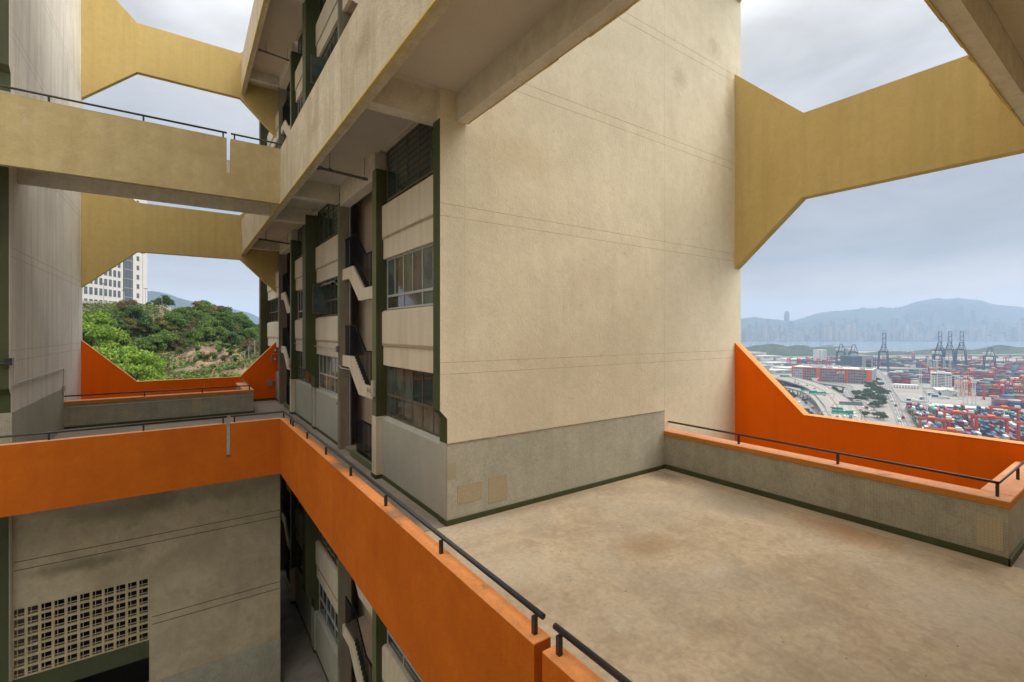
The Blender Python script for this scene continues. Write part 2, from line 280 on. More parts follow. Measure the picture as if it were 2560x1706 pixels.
part('roof_slab', B(4.3, 15.4, 8.81, 34, WALL_TOP - .3, WALL_TOP - .05), M['beam'])
part('rear_wall', B(15.12, 15.46, 8.81, 34, Z_BOT, WALL_TOP - .35), M['cream'])
part('core_fill', B(4.66, 15.0, 8.81, 12.62, Z_BOT, WALL_TOP - .4), M['void'])  # near-black fill added behind the windows so no light leaks through
for a_, b_ in ((16.42, 20.6), (20.72, 24.5), (28.37, 33.6)): part('core_fill', B(4.66, 5.1, a_ + .75, b_, Z_BOT, WALL_TOP - .4), M['void'])
part('core_fill', B(5.20, 15.0, 12.63, 33.9, Z_BOT, WALL_TOP - .4), M['stairdark'])
FP = 11.95   # repeat of the facade bays along y

def window(y0, y1, z0, z1, ncol, transom, style, fm, gms, x=4.52, parent=tb, off=tb_inv):
    fr = MB(); b = .045; fw = .035
    fr.box(x, x + .06, y0, y1, z0, z0 + b); fr.box(x, x + .06, y0, y1, z1 - b, z1)
    fr.box(x, x + .06, y0, y0 + b, z0 + b, z1 - b); fr.box(x, x + .06, y1 - b, y1, z0 + b, z1 - b)
    zt = z0 + transom
    fr.box(x - .01, x + .055, y0 + b, y1 - b, zt - .03, zt + .03)
    cw = (y1 - y0) / ncol
    wide = style == 'alu'
    for i in range(1, ncol):
        yy = y0 + cw * i; k = .05 if (wide and i % 2 == 0) else fw
        fr.box(x + .005, x + .05, yy - k / 2, yy + k / 2, zt + .03, z1 - b)
        if not wide or i % 2 == 0: fr.box(x + .006, x + .05, yy - k / 2, yy + k / 2, z0 + b, zt - .03)
    o = fr.build('window', fm, parent); o.location = off
    def pn(ya, yb, za, zb, g):
        if style == 'louvre' and zb - za > .6:
            m_ = MB(); n = 8; h = (zb - za) / n
            for j in range(n):
                z = za + h * j
                m_.add([(x + .012, ya, z), (x + .012, yb, z), (x + .022, yb, z + h * 1.01), (x + .022, ya, z + h * 1.01), (x + .018, ya, z), (x + .018, yb, z), (x + .028, yb, z + h * 1.01), (x + .028, ya, z + h * 1.01)],
                       [(0, 3, 2, 1), (4, 5, 6, 7), (0, 1, 5, 4), (1, 2, 6, 5), (2, 3, 7, 6), (3, 0, 4, 7)])
            q = m_.build('pane', g, o)
        else: q = B(x + .022, x + .03, ya, yb, za, zb).build('pane', g, o)
    for i in range(ncol):
        ya = y0 + cw * i + .02; yb = y0 + cw * (i + 1) - .02
        g = random.choice(gms)
        pn(ya, yb, zt + .02, z1 - .03, g)
        if not wide: pn(ya, yb, z0 + .03, zt - .02, random.choice(gms))
        elif i % 2 == 0: pn(ya, yb + cw, z0 + .03, zt - .02, random.choice(gms))
    return o
GL = [M['glass_mid'], M['glass_mid'], M['glass_dark'], M['glass_curtain']]
GD = [M['glass_dark'], M['glass_dark'], M['glass_mid']]
def bay(y0, y1, z0, idx):
    for k in range(3):
        zs = z0 + 2.85 * k
        if k == 0:
            part('dado_panel', MB().prism([(4.40, zs), (4.40, zs + 1.58), (4.50, zs + 1.66), (4.64, zs + 1.66), (4.64, zs)], 'y', y0, y1), M['dado'], bevel=.008)
            part('skirting', B(4.375, 4.405, y0, y1, zs, zs + .10), M['green'])
        head = zs + (3.03 if k < 2 else 3.1)
        if k < 2:
            part('spandrel_panel', MB().prism([(4.43, head), (4.43, head + .51), (4.41, head + .53), (4.41, head + .56), (4.39, head + .60), (4.39, head + 1.42), (4.46, head + 1.47), (4.64, head + 1.47), (4.64, head)], 'y', y0, y1), M['panel'], bevel=.012)
            part('panel_groove', B(4.384, 4.43, y0 + .02, y1 - .02, head + .535, head + .575), M['panel_brown'])  # dark brown strip set proud along the groove line
        else:
            part('spandrel_panel', B(4.402, 4.66, y0, y1, zs + 3.1, zs + 3.298), M['panel'])
        if k == 1 and idx in (0, 2): window(y0 + .03, y1 - .03, zs + 1.67, head, 6, .36, 'alu', M['alu'], [M['glass_mid'], M['glass_brown'], M['glass_brown']])
        elif k == 0 and idx in (1,): window(y0 + .03, y1 - .03, zs + 1.67, head, 6, .60, 'alu', M['alu'], GL)
        elif k == 2: window(y0 + .03, y1 - .03, zs + 1.67, head, 5, .10, 'louvre', M['steel_brown'], [M['glass_teal'], M['glass_teal'], M['glass_dark']])
        else: window(y0 + .03, y1 - .03, zs + 1.67, head, 6, .58, 'steel', M['steel_brown'], GL if k == 0 else GD)
def stair(ys, z0):
    """ys: far pier position (y of stringer's upper landing end)"""
    d = ys - 16.31
    for k in range(2):
        o = z0 + 2.855 * k
        up = [(16.2, 3.15), (14.97, 3.15), (13.9, 2.37), (12.66, 2.37)]; lo = [(12.66, 2.02), (14.33, 2.02), (15.36, 2.79), (16.2, 2.79)]
        pl = [(a + d, b + o) for a, b in up + lo]
        part('stair_string', MB().prism(pl, 'x', 4.38, 4.50), M['panel'])
        pl2 = [(a + d, b + o + (-.03 if i < 4 else .03)) for i, (a, b) in enumerate(up + lo)]
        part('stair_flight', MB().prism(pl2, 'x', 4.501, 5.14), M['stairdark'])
        rl = MB(); top = [(15.95, 4.12), (14.84, 4.12), (13.82, 3.36), (12.75, 3.36)]
        for (a, b), (c, e) in zip(top, top[1:]): rl.bar((4.44, a + d, b + o), (4.44, c + d, e + o), .045, .03)
        for i in range(27):
            y = 15.93 - i * .118
            zt = 4.12 if y > 14.84 else (3.36 if y < 13.82 else 3.36 + (y - 13.82) / 1.02 * .76)
            zb = 3.15 if y > 14.97 else (2.37 if y < 13.9 else 2.37 + (y - 13.9) / 1.07 * .78)
            rl.bar((4.44, y + d, zb + o), (4.44, y + d, zt + o), .02)
        part('balustrade', rl, M['blackmatte'])
        part('green_edge', MB().prism([(a + d, b + o) for a, b in ((14.99, 3.16), (14.93, 3.26), (13.8, 2.44), (13.9, 2.375))], 'x', 4.46, 4.53), M['green'])
    gt = MB()
    for i in range(13): gt.bar((4.42, 13.25 + d + i * .117, z0 + .2), (4.42, 13.25 + d + i * .117, z0 + 1.24), .022)
    gt.bar((4.42, 12.66 + d, z0 + 1.25), (4.42, 14.68 + d, z0 + 1.25), .05, .035); gt.bar((4.42, 12.66 + d, z0 + .3), (4.42, 14.66 + d, z0 + .3), .025)
    for i in range(5): gt.bar((4.42, 12.7 + d + i * .117, z0 + .2), (4.42, 12.7 + d + i * .117, z0 + 1.24), .022)
    part('stair_gate', gt, M['blackmatte'])
    part('kerb', B(4.34, 4.5, 12.66 + d, 15.1 + d, z0, z0 + .21), M['green_light'], bevel=.01)
    part('threshold', B(4.45, 5.13, 15.12 + d, 16.1 + d, z0 + .002, z0 + .09), M['concrete'])
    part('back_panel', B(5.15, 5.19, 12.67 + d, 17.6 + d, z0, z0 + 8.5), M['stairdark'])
for bi, z0 in enumerate(LEVELS[:3]):
    for i in range(3): bay([8.87, 16.42, 8.87 + FP][i], [12.35, 20.05, 12.35 + FP][i], z0, i)
    stair(16.31, z0); stair(16.31 + FP, z0)
    for j in range(2):
        y = 12.35 + FP * j
        part('slim_column', B(4.24, 4.66, y, y + .30, z0 + 1.66, z0 + 8.3), M['green'])
        part('column_face', B(4.232, 4.239, y + .0, y + .30, z0 + 1.66, z0 + 8.24), M['green_light'])  # front plate in lighter green: its brighter lit side put into the colour
        part('column_base', B(4.22, 4.66, y - .02, y + .31, z0 + .1, z0 + 1.655), M['panel'], bevel=.006)
        part('column_foot', B(4.20, 4.5, y - .04, y + .33, z0, z0 + .1), M['green'])
        y = 16.10 + FP * j
        part('stair_pier', B(4.30, 4.67, y, y + .30, z0, z0 + 8.3), M['concrete'])
        part('column_face', B(4.285, 4.298, y + .02, y + .2, z0 + 1.66, z0 + 8.24), M['green_light'])
        part('side_wall', B(4.68, 5.149, y + .9, y + 1.0, z0, z0 + 8.5), surf('slate_stair_paint', (.17, .16, .155), bump=0) if 'slate_stair_paint' not in bpy.data.materials else bpy.data.materials['slate_stair_paint'])
        part('lintel_beam', B(4.30, 4.62, 12.66 + FP * j, 16.09 + FP * j, z0 + 8.12, z0 + 8.84), M['beam'])
    for y in (20.05, 33.3):
        pf = [(4.66, z0 + 8.6), (4.02, z0 + 8.6), (4.02, z0 + 2.45), (4.36, z0 + 2.1), (4.36, z0 + 1.66), (4.66, z0 + 1.66)]
        part('column', MB().prism(pf, 'y', y, y + .62), M['green'])
        part('column_base', B(4.34, 4.66, y - .03, y + .3, z0 + .1, z0 + 1.655), M['dado'], bevel=.006)
        part('column_foot', B(4.32, 4.5, y - .05, y + .32, z0, z0 + .1), M['green'])
    bay(28.36, 33.28, z0, 3)
    # green corner column
    pf = [(4.64, z0 + 8.24), (4.236, z0 + 8.24), (4.236, z0 + 2.34), (4.385, z0 + 2.16), (4.385, z0 + 1.66), (4.64, z0 + 1.66)]
    part('corner_column', MB().prism(pf, 'y', 8.555, 8.865), M['green'])
    part('corner_base', B(4.385, 4.64, 8.552, 8.865, z0 + .10, z0 + 1.655), M['dado'])
    part('column_foot', B(4.35, 4.6, 8.565, 8.87, z0, z0 + .105), M['green'])
# open casement and flaps of the far window
oc = MB(); oc.box(4.03, 4.58, 18.88, 18.91, 4.60, 4.64); oc.box(4.03, 4.58, 18.88, 18.91, 5.66, 5.70); oc.box(4.03, 4.07, 18.88, 18.91, 4.64, 5.66); oc.box(4.54, 4.58, 18.88, 18.91, 4.64, 5.66)
c_ = part('open_casement', oc, M['steel_brown'], label='open casement swung out over the corridor')
part('pane', B(4.07, 4.54, 18.89, 18.9, 4.64, 5.66), M['glass_mid'], parent=c_, off=Vector((0, 0, 0)))
for y in (17.0, 17.65, 18.3):
    fl = MB().add([(4.5, y, 5.86), (4.5, y + .5, 5.86), (4.22, y + .5, 5.62), (4.22, y, 5.62), (4.52, y, 5.87), (4.52, y + .5, 5.87), (4.24, y + .5, 5.63), (4.24, y, 5.63)], [(0, 3, 2, 1), (4, 5, 6, 7), (0, 1, 5, 4), (1, 2, 6, 5), (2, 3, 7, 6), (3, 0, 4, 7)])
    part('flap_window', fl, M['glass_mid'], label='top hung pane tilted open')
oc = MB(); oc.box(4.05, 4.55, 19.3, 19.33, 13.55, 13.59); oc.box(4.05, 4.55, 19.3, 19.33, 14.6, 14.64); oc.box(4.05, 4.09, 19.3, 19.33, 13.59, 14.6)
c_ = part('open_casement', oc, M['steel_brown']); part('pane', B(4.09, 4.55, 19.31, 19.32, 13.59, 14.6), M['glass_mid'], parent=c_, off=Vector((0, 0, 0)))
# stencilled marks
def text(body, name, loc, rot, size, m, parent=None, off=None, ext=.002, label=None, font=None):
    cu = bpy.data.curves.new(name, 'FONT'); cu.body = body; cu.size = size; cu.extrude = ext; cu.align_x = 'CENTER'; cu.align_y = 'CENTER'
    o = bpy.data.objects.new(name, cu); COL.objects.link(o); me = None
    dg = bpy.context.evaluated_depsgraph_get(); me = bpy.data.meshes.new_from_object(o.evaluated_get(dg)); bpy.data.objects.remove(o)
    me.materials.clear(); me.materials.append(m)
    q = obj(name, me, parent); q.location = Vector(loc) + (off or Vector((0, 0, 0))); q.rotation_euler = rot
    return q
text('81 82', 'stencil_marks', (4.376, 13.35, 2.24), (R_(90), 0, R_(-90)), .16, M['ink'], tb, tb_inv)
text('81 82', 'stencil_marks', (4.396, 16.75, 1.42), (R_(90), 0, R_(-90)), .15, M['ink'], tb, tb_inv)

# wall-mounted things on the facade
def wt(mb, name, m, label, cat, group=None, bevel=0): return mb.build(name, m, None, label=label, cat=cat, group=group, bevel=bevel)
wt(B(4.14, 4.23, 12.33, 12.52, 2.18, 2.62), 'speaker_box', M['whitebox'], 'pale upright speaker box on the slim green column nearest the corner', 'speaker', bevel=.015)
wt(B(4.14, 4.23, 24.28, 24.5, 2.2, 2.66), 'speaker_box', M['whitebox'], 'pale speaker box on the slim green column beside the far stair', 'speaker', bevel=.015)
wt(B(4.21, 4.285, 16.12, 16.3, 3.25, 3.45), 'junction_box', M['pipe'], 'small dark junction box at the end of the conduit by the stair pier', 'junction box')
wt(MB().tube([(4.36, 25.3, 3.38), (4.36, 20.72, 3.36)], .018).tube([(4.34, 20.0, 3.36), (4.34, 16.45, 3.34), (4.27, 16.32, 3.34)], .018), 'conduit', M['galv'], 'thin pale conduit running along the panels above the lower windows', 'conduit')
wt(MB().tube([(4.27, 16.2, 3.25), (4.27, 16.2, 2.82), (4.3, 15.95, 2.72), (4.36, 15.2, 2.72)], .02), 'conduit', M['galv'], 'short conduit dropping from the dark junction box to the stair string', 'conduit')
wt(MB().tube([(4.62, 16.09, 0), (4.62, 16.09, 8.1)], .02), 'drain_pipe', surf('lilac_pipe', (.30, .28, .3), grain=0, bump=0), 'slim lilac grey pipe rising in the corner of the nearer stair', 'pipe')
# overhead drain pipes on hangers
for i, (y, z, lab) in enumerate(((13.25, 8.3, 'grey drain pipe slung under the soffit beside the nearest bay of windows'), (25.15, 8.3, 'grey drain pipe slung under the soffit beside the far orange frame'), (25.15, 17.3, 'grey drain pipe slung high under the upper corridor soffit'))):
    t = thing('drain_pipe', lab, 'pipe', 'drain pipes slung under the soffits', (2.95, y, z))
    mb = MB().tube([(0, 0, .02), (.12, 0, .03)], .055).tube([(.1, 0, .02), (1.5, 0, -.06)], .04)
    mb.tube([(.28, 0, .02), (.36, 0, .018)], .052).tube([(1.22, 0, -.045), (1.3, 0, -.05)], .052)
    mb.build('pipe_run', M['pipe'], t)
    for x in (.32, 1.26): MB().tube([(x, 0, .05), (x, 0, .54)], .008, 6).build('hanger', M['pipe'], t)

# ---------- left block
lb = thing('apartment_block', 'grey white streaked block on the far left whose blank wall faces the void', 'building', loc=(-3.94, 18.85, Z_BOT))
lo_ = Vector((3.94, -18.85, -Z_BOT))
def lpart(name, mb, m, **kw): return part(name, mb, m, parent=lb, off=lo_, **kw)
pl = [(18.70, Z_BOT)]
for z0 in LEVELS: pl += [(18.70, z0 - .001), (18.87, z0), (18.87, z0 + 2.16), (18.70, z0 + 2.34)]
pl += [(18.70, WALL_TOP), (30.35, WALL_TOP), (30.35, Z_BOT)]
lpart('end_wall', MB().prism(pl, 'x', -4.19, -3.94), M['white_wall'])
g2 = MB()
for z in (3.1, 3.4, 6.05, 6.3, 9.33, 9.56, 12.26, 12.5, 15.3, 15.54): g2.box(-3.942, -3.9385, 18.9, 30.0, z - .008, z + .008)
lpart('render_joint', g2, surf('left_joint_grime', (.40, .37, .32), (.6, .56, .5), 4, .8, bump=0))
g3 = MB(); g3.box(-3.942, -3.9388, 19.35, 19.36, 2.3, 8.2); g3.box(-3.942, -3.9388, 25.95, 25.96, 1.3, 18); lpart('vertical_seam', g3, surf('left_seam', (.52, .48, .42), grain=.1, bump=0))
lpart('tile_dado', B(-3.938, -3.922, 18.862, 25.82, .01, 1.65), M['dado'], label='grey tiled dado of the left wall')
for z0 in LEVELS[:3]:
    pf = [(19.1, z0 + 8.98), (18.695, z0 + 8.98), (18.695, z0 + 2.34), (18.86, z0 + 2.16), (18.86, z0 + 1.66), (19.1, z0 + 1.66)]
    lpart('corner_column', MB().prism(pf, 'x', -4.85, -3.946), M['green'])
    lpart('column_base', B(-4.85, -3.946, 18.86, 19.1, z0, z0 + 1.655), M['tile_dark'])
lpart('side_mass', B(-24, -4.2, 19.11, 30.3, Z_BOT, WALL_TOP), M['cream'])
wt(MB().tube([(-3.90, 18.93, 3.0), (-3.90, 18.93, 2.45), (-3.90, 25.7, 2.45), (-3.90, 25.7, .92)], .018), 'conduit', M['galv'], 'thin pale conduit turning down the streaked left wall', 'conduit')
wt(MB().tube([(-3.86, 25.77, 1.0), (-3.82, 25.77, .87), (2.85, 25.77, .87)], .016), 'conduit', M['galv'], 'thin conduit clipped under the cap of the back terrace parapet', 'conduit')
wt(B(-3.93, -3.86, 25.6, 25.8, 1.55, 1.75), 'junction_box', M['whitebox'], 'small pale junction box on the left wall above the parapet end', 'junction box')
wt(B(-4.02, -3.86, 18.58, 18.76, 3.0, 3.2), 'lamp_bracket', M['black'], 'black bracket sticking out at the edge of the left wall', 'bracket')
wt(MB().tube([(-6.0, 18.6, 3.05), (-4.0, 18.6, 3.05)], .03), 'cable_pipe', M['black'], 'black pipe leading to the bracket on the far left', 'pipe')
# ---------- block below the back terrace with the breeze block screen
vb = thing('service_block', 'dim cream service block under the orange bridge with a breeze block screen', 'building', loc=(-3.94, 18.95, -9))
vo = Vector((3.94, -18.95, 9))
def vpart(name, mb, m, **kw): return part(name, mb, m, parent=vb, off=vo, **kw)
w_ = MB()
w_.box(-3.94, 2.93, 18.95, 19.25, -3.93, -.21); w_.box(-.87, 2.93, 18.95, 19.25, -9, -3.932)
vpart('wall', w_, M['grimy'])
vpart('side_wall', B(2.68, 2.93, 19.26, 30.0, -9, -.21), M['cream'])
vpart('green_beam', B(-3.94, -.872, 18.99, 19.3, -6.50, -5.93), M['green'])
vpart('tile_dado', B(-.80, 2.936, 18.93, 18.948, -9, -7.31), M['tile_dark'])
vpart('dark_backing', B(-3.9, 2.6, 22.0, 22.2, -9, -.3), M['void'])  # near-black sheet: the unlit room's darkness put into the colour
vpart('partition', B(-.87, -.6, 19.26, 21.9, -9, -4), M['grimy'])
gj = MB()
for z in (-2.60, -2.84): gj.box(-3.9, 2.93, 18.942, 18.951, z - .01, z + .01)
for z in (-5.22, -5.46): gj.box(-.8, 2.93, 18.942, 18.951, z - .01, z + .01)
vpart('render_joint', gj, surf('low_joint', (.13, .1, .065), bump=0))
bw = .2785; bh = .2860
vbm = MB(); f_ = .032
vbm.box(0, f_, 0, .07, 0, bh); vbm.box(bw - f_, bw, 0, .07, 0, bh); vbm.box(f_, bw - f_, 0, .07, 0, f_); vbm.box(f_, bw - f_, 0, .07, bh - f_, bh)
vbm.box(.094, .106, .01, .04, f_, bh - f_); vbm.box(f_, .094, .01, .04, .094, .106); vbm.box(.106, bw - f_, .01, .04, .094, .106)
vme = vbm.mesh('vent_block', surf('pale_vent_block', (.52, .42, .27), (.40, .32, .2), 2.5, .8, bump=.2))
for i in range(11):
    for j in range(7):
        q = obj('vent_block', vme, vb); q.location = Vector((-3.938 + i * bw, 18.962 + random.uniform(-.006, .006), -5.93 + j * bh)) + vo

# ---------- octagonal frame walls: right (plane x=15.1) and back (plane y=30)
def frame_right(z0, m, lab):
    p = [(8.549, z0 - 2.97), (6.48, z0 - 1.07), (-.6, z0 - 1.07), (-2.6, z0 - 2.97), (-2.6, z0 + 3.54), (-.6, z0 + 1.44), (6.43, z0 + 1.44), (8.549, z0 + 3.54)]
    t = thing('frame_wall', lab, 'frame wall', None, (15.1, 4.3, z0 - 2.97))
    o = MB().prism(p, 'x', 15.1, 15.42).build('panel', m, t, bevel=.01); o.location = (-15.1, -4.3, -(z0 - 2.97))
    if z0 == 0:
        c = [(8.545, 3.545), (6.428, 1.445), (6.43, 1.460), (8.545, 3.565)]
        MB().prism([(8.546, 3.548), (6.428, 1.448), (-.6, 1.448), (-.6, 1.464), (6.42, 1.464), (8.546, 3.568)], 'x', 15.09, 15.43).build('cap', M['cap'], t).location = (-15.1, -4.3, 2.97)
def frame_back(z0, m, lab):
    p = [(-3.939, z0 - 2.97), (-1.86, z0 - 1.07), (2.62, z0 - 1.07), (4.6, z0 - 2.97), (4.6, z0 + 3.50), (2.62, z0 + 1.40), (-1.86, z0 + 1.40), (-3.939, z0 + 3.50)]
    t = thing('frame_wall', lab, 'frame wall', None, (0, 30, z0 - 2.97))
    o = MB().prism(p, 'y', 30.0, 30.3).build('panel', m, t, bevel=.01); o.location = (0, -30, -(z0 - 2.97))
    if z0 == 0:
        MB().prism([(-3.935, 3.505), (-1.862, 1.408), (2.622, 1.408), (4.6, 3.505), (4.6, 3.525), (2.62, 1.425), (-1.86, 1.425), (-3.935, 3.525)], 'y', 29.99, 30.31).build('cap', M['cap'], t).location = (0, -30, 2.97)
        o = B(2.9, 4.6, 29.96, 29.999, .0, .12).build('skirting', M['green'], t); o.location = (0, -30, 2.97)
frame_right(0, M['orange'], 'bright orange frame wall beyond the terrace parapet, below the harbour view')
frame_right(9, M['yellow'], 'big ochre yellow frame beam with splayed ends above the harbour view')
frame_right(18, M['yellow'], 'ochre frame beam whose tip just shows at the top of the end wall')
frame_back(0, M['orange'], 'orange frame wall with splayed ends below the green hillside')
frame_back(9, M['yellow'], 'ochre frame beam above the green hillside, behind the upper bridge')
frame_back(18, M['yellow'], 'ochre frame beam across the sky at the upper left')
S('dark_riser', MB().tube([(4.52, 29.93, .2), (4.52, 29.93, 20)], .035), M['pipe']) if False else wt(MB().tube([(4.55, 29.93, .15), (4.55, 29.93, 17.2)], .035).tube([(4.42, 29.95, 0.1), (4.62, 29.95, .1)], .08), 'riser_pipe', M['pipe'], 'dark riser pipe running up the end of the back frame walls', 'pipe')
for z, lab in ((2.86, 'upper round white dial on the orange frame by the riser'), (2.36, 'lower round white dial on the orange frame by the riser')):
    t = thing('pressure_gauge', lab, 'gauge', 'pressure gauges on the orange frame', (4.36, 29.93, z))
    MB().tube([(0, 0, 0), (0, .06, 0)], .085, 16).build('rim', M['steel_brown'], t); MB().tube([(0, -.008, 0), (0, -.001, 0)], .068, 16).build('dial', surf('white_dial', (.7, .7, .68), bump=0, grain=0), t)
wt(MB().tube([(4.5, 29.93, 2.66), (4.22, 29.93, 2.66), (4.16, 29.93, 2.6), (4.16, 29.93, 2.1)], .02), 'gauge_pipe', M['galv'], 'bent steel pipe joining the two dials', 'pipe')
wt(B(3.95, 4.22, 29.82, 29.99, .85, 1.16), 'switch_box', surf('grey_switch_box', (.30, .28, .25), bump=0), 'grey switch box fixed on the orange frame wall', 'switch box', bevel=.01)
wt(MB().tube([(4.5, 29.97, 1.0), (4.22, 29.97, 1.0)], .015), 'conduit', M['pipe'], 'short dark conduit from the grey switch box to the riser', 'conduit')

# ---------- floors and soffits
def slab(name, rects, z0, m, th=.16, **kw):
    mb = MB()
    for (a, b, c, d) in rects: mb.box(a, b, c, d, z0 - th, z0)
    return mb.build(name, m, kind='structure', **kw)
slab('terrace_floor', [(2.86, 11.40, -1.2, 8.545)], 0, M['floor'])
slab('corridor_floor', [(2.86, 5.5, 8.55, 30.0), (11.401, 15.1, -1.2, 1.68)], 0, M['floor2'])
slab('back_terrace_floor', [(-3.93, 2.859, 17.45, 25.84)], 0, M['floor2'])
slab('lower_corridor_floor', [(2.86, 5.5, 3, 40.0), (-3.94, 2.859, 17.4, 22.0)], -9, surf('dark_stained_screed', (.30, .27, .23), (.15, .13, .115), .8, .9, None, 0, (.26, .235, .2), .4, 1.5, bump=.1, grain=.15))
slab('bridge_floor', [(-16, 2.86, 17.45, 19.55), (2.87, 4.398, 19.6, 30.0), (2.87, 4.398, 8.55, 19.59), (4.399, 5.3, 12.66, 16.4), (4.399, 5.3, 24.6, 28.35), (2.87, 4.7, -1.2, 8.54), (4.71, 15.1, -1.2, 1.635)], 9, M['soffit'])
slab('upper_bridge_floor', [(-16, 2.86, 17.45, 19.55), (2.87, 4.398, 19.6, 30.0), (2.87, 4.398, 8.55, 19.59), (4.399, 5.3, 12.66, 16.4), (4.399, 5.3, 24.6, 28.35), (2.87, 4.7, -1.2, 8.54), (4.71, 15.1, -1.2, 1.635)], 18, M['soffit'])
gl = MB().box(2.87, 5.2, 8.53, 8.545, .001, .006); gl.box(2.87, 4.4, 16.1, 16.115, .001, .005).box(3.0, 4.4, 22.3, 22.312, .001, .005); S('floor_joint', gl, surf('floor_joint_grime', (.08, .07, .06), bump=0))
S('screed_strip', B(11.03, 11.33, 1.7, 8.52, .0005, .004), surf('screed_repair', (.50, .40, .285), (.40, .31, .21), 2, .7, bump=.1))
deb = MB(); rd_ = random.Random(5)
for i in range(90):
    x = rd_.uniform(3.3, 11.1); y = rd_.uniform(-.5, 8.3); q_ = rd_.uniform(.003, .008); a = rd_.uniform(0, 3)
    if i % 4 == 0: x = 11.0 - abs(rd_.gauss(0, .25)); y = 8.35 - abs(rd_.gauss(0, .2))
    deb.m = 0 if rd_.random() < .6 else 1
    deb.prism([(x + q_ * math.cos(a + k * 1.3) * rd_.uniform(.6, 1.3), y + q_ * math.sin(a + k * 1.3)) for k in range(5)], 'z', .0003, .005)
deb.build('grit', [M['void'], surf('pale_grit', (.7, .66, .58), bump=0, grain=0)], kind='stuff', label='specks of dark and pale grit scattered over the terrace screed', cat='grit')
LEAF = surf('dry_yellow_leaf', (.45, .38, .08), bump=0, grain=0)
for x, y, lab in ((9.2, 7.6, 'small yellow leaf on the screed near the far skirting'), (6.1, 7.35, 'tiny yellow green leaf on the screed near the mosaic patches'), (7.2, 6.5, 'pale scrap of paper on the middle of the terrace floor')):
    MB().add([(-.03, 0, .006), (0, -.015, .009), (.035, 0, .006), (0, .016, .012)], [(0, 1, 2, 3)]).build('leaf', LEAF if 'leaf' in lab else bpy.data.materials['pale_grit'], None, label=lab, cat='litter').location = (x, y, 0)
# beams
def beams(z0, lab):
    t = thing('ceiling_beams', lab, 'beams', None, (2.9, 0, z0 - .76))
    def bb(*a, m=M['beam']):
        o = B(*a).build('beam', m, t); o.location = (-2.9, 0, -(z0 - .76))
    zb = z0 - .75; zt = z0 - .161
    for y in (8.72, 16.2, 20.1): bb(2.88, 4.62 if y < 10 else 4.3, y, y + .32, zb, zt)
    bb(4.60, 4.84, 1.95, 8.54, zb, z0 - .002)
    bb(2.875, 4.60, 28.3, 28.55, zb + .1, zt)
beams(9, 'cream painted beams under the first upper corridor slab'); beams(18, 'cream painted beams under the second upper corridor slab')

# ---------- parapets
def parapet_x(z0, m, mcap, lab, cat='parapet'):
    """parapet of the corridor along x=2.67 with the slot at y 3.33..3.44"""
    t = thing('corridor_parapet', lab, cat, None, (2.67, 10, z0 - .8))
    off = (-2.67, -10, -(z0 - .8)); zt = z0 + 1.04
    for a, b in ((-1.2, 3.325), (3.445, 16.06), (16.075, 29.99)):
        if z0 == 0 and b > 20: b = 17.26
        o = B(2.67, 2.87, a, b, z0 - .8, zt - .02).build('wall', m, t); o.location = off
        o = B(2.668, 2.872, a - .002, b + .002, zt - .02, zt).build('cap', mcap, t, bevel=.012); o.location = off
    o = B(2.74, 2.86, 3.326, 3.444, z0 - .8, z0 + .02).build('slot_back', m, t); o.location = off
    if z0 > 0:
        rb = MB(); y = 2.0
        while y < 29.5:
            l_ = random.uniform(.5, 1.6); rb.prism([(y, z0 - .81), (min(y + l_, 29.9), z0 - .81), (min(y + l_, 29.9), z0 - .77 + random.uniform(0, .012)), (y, z0 - .77 + random.uniform(0, .012))], 'x', 2.655, 2.72); y += l_
        o = rb.build('paint_edge', M['yellow'], t, label='ragged ochre paint along the bottom edge'); o.location = off
parapet_x(0, M['orange_rough'], M['cap'], 'orange corridor parapet running from the near foreground to the bridge corner')
parapet_x(9, M['weathered'], M['weathered'], 'weathered cream parapet of the upper corridor, streaked and peeling')
parapet_x(18, M['weathered'], M['weathered'], 'cream parapet of the topmost corridor at the upper left')
for z0, lab in ((9, 'cream parapet edging the overhead corridor at the top right'), (18, 'cream parapet of the topmost corridor over the terrace')):
    t = thing('overhead_parapet', lab, 'parapet', None, (4.85, 1.64, z0 - .75)); off = (-4.85, -1.64, -(z0 - .75))
    for nm, bb_, m_ in (('wall', (4.85, 15.09, 1.64, 1.87, z0 - .75, z0 + 1.04), M['beam']), ('side_wall', (4.61, 4.845, 1.9, 8.54, z0 + .001, z0 + 1.04), M['weathered'])):
        o = B(*bb_).build(nm, m_, t); o.location = off
    rb = MB(); x = 4.9
    while x < 15: l_ = random.uniform(.2, .7); rb.box(x, min(x + l_, 15.08), 1.871, 1.885 + random.uniform(0, .03), z0 - .765 - random.uniform(0, .012), z0 - .7); x += l_
    o = rb.build('paint_edge', M['yellow'], t); o.location = off
    rb = MB(); y = 2.0
    while y < 8.4: l_ = random.uniform(.2, .8); rb.box(4.841, 4.855 + random.uniform(0, .02), y, min(y + l_, 8.5), z0 - .76 - random.uniform(0, .01), z0 - .70); y += l_
    o = rb.build('paint_edge', M['yellow'], t); o.location = off
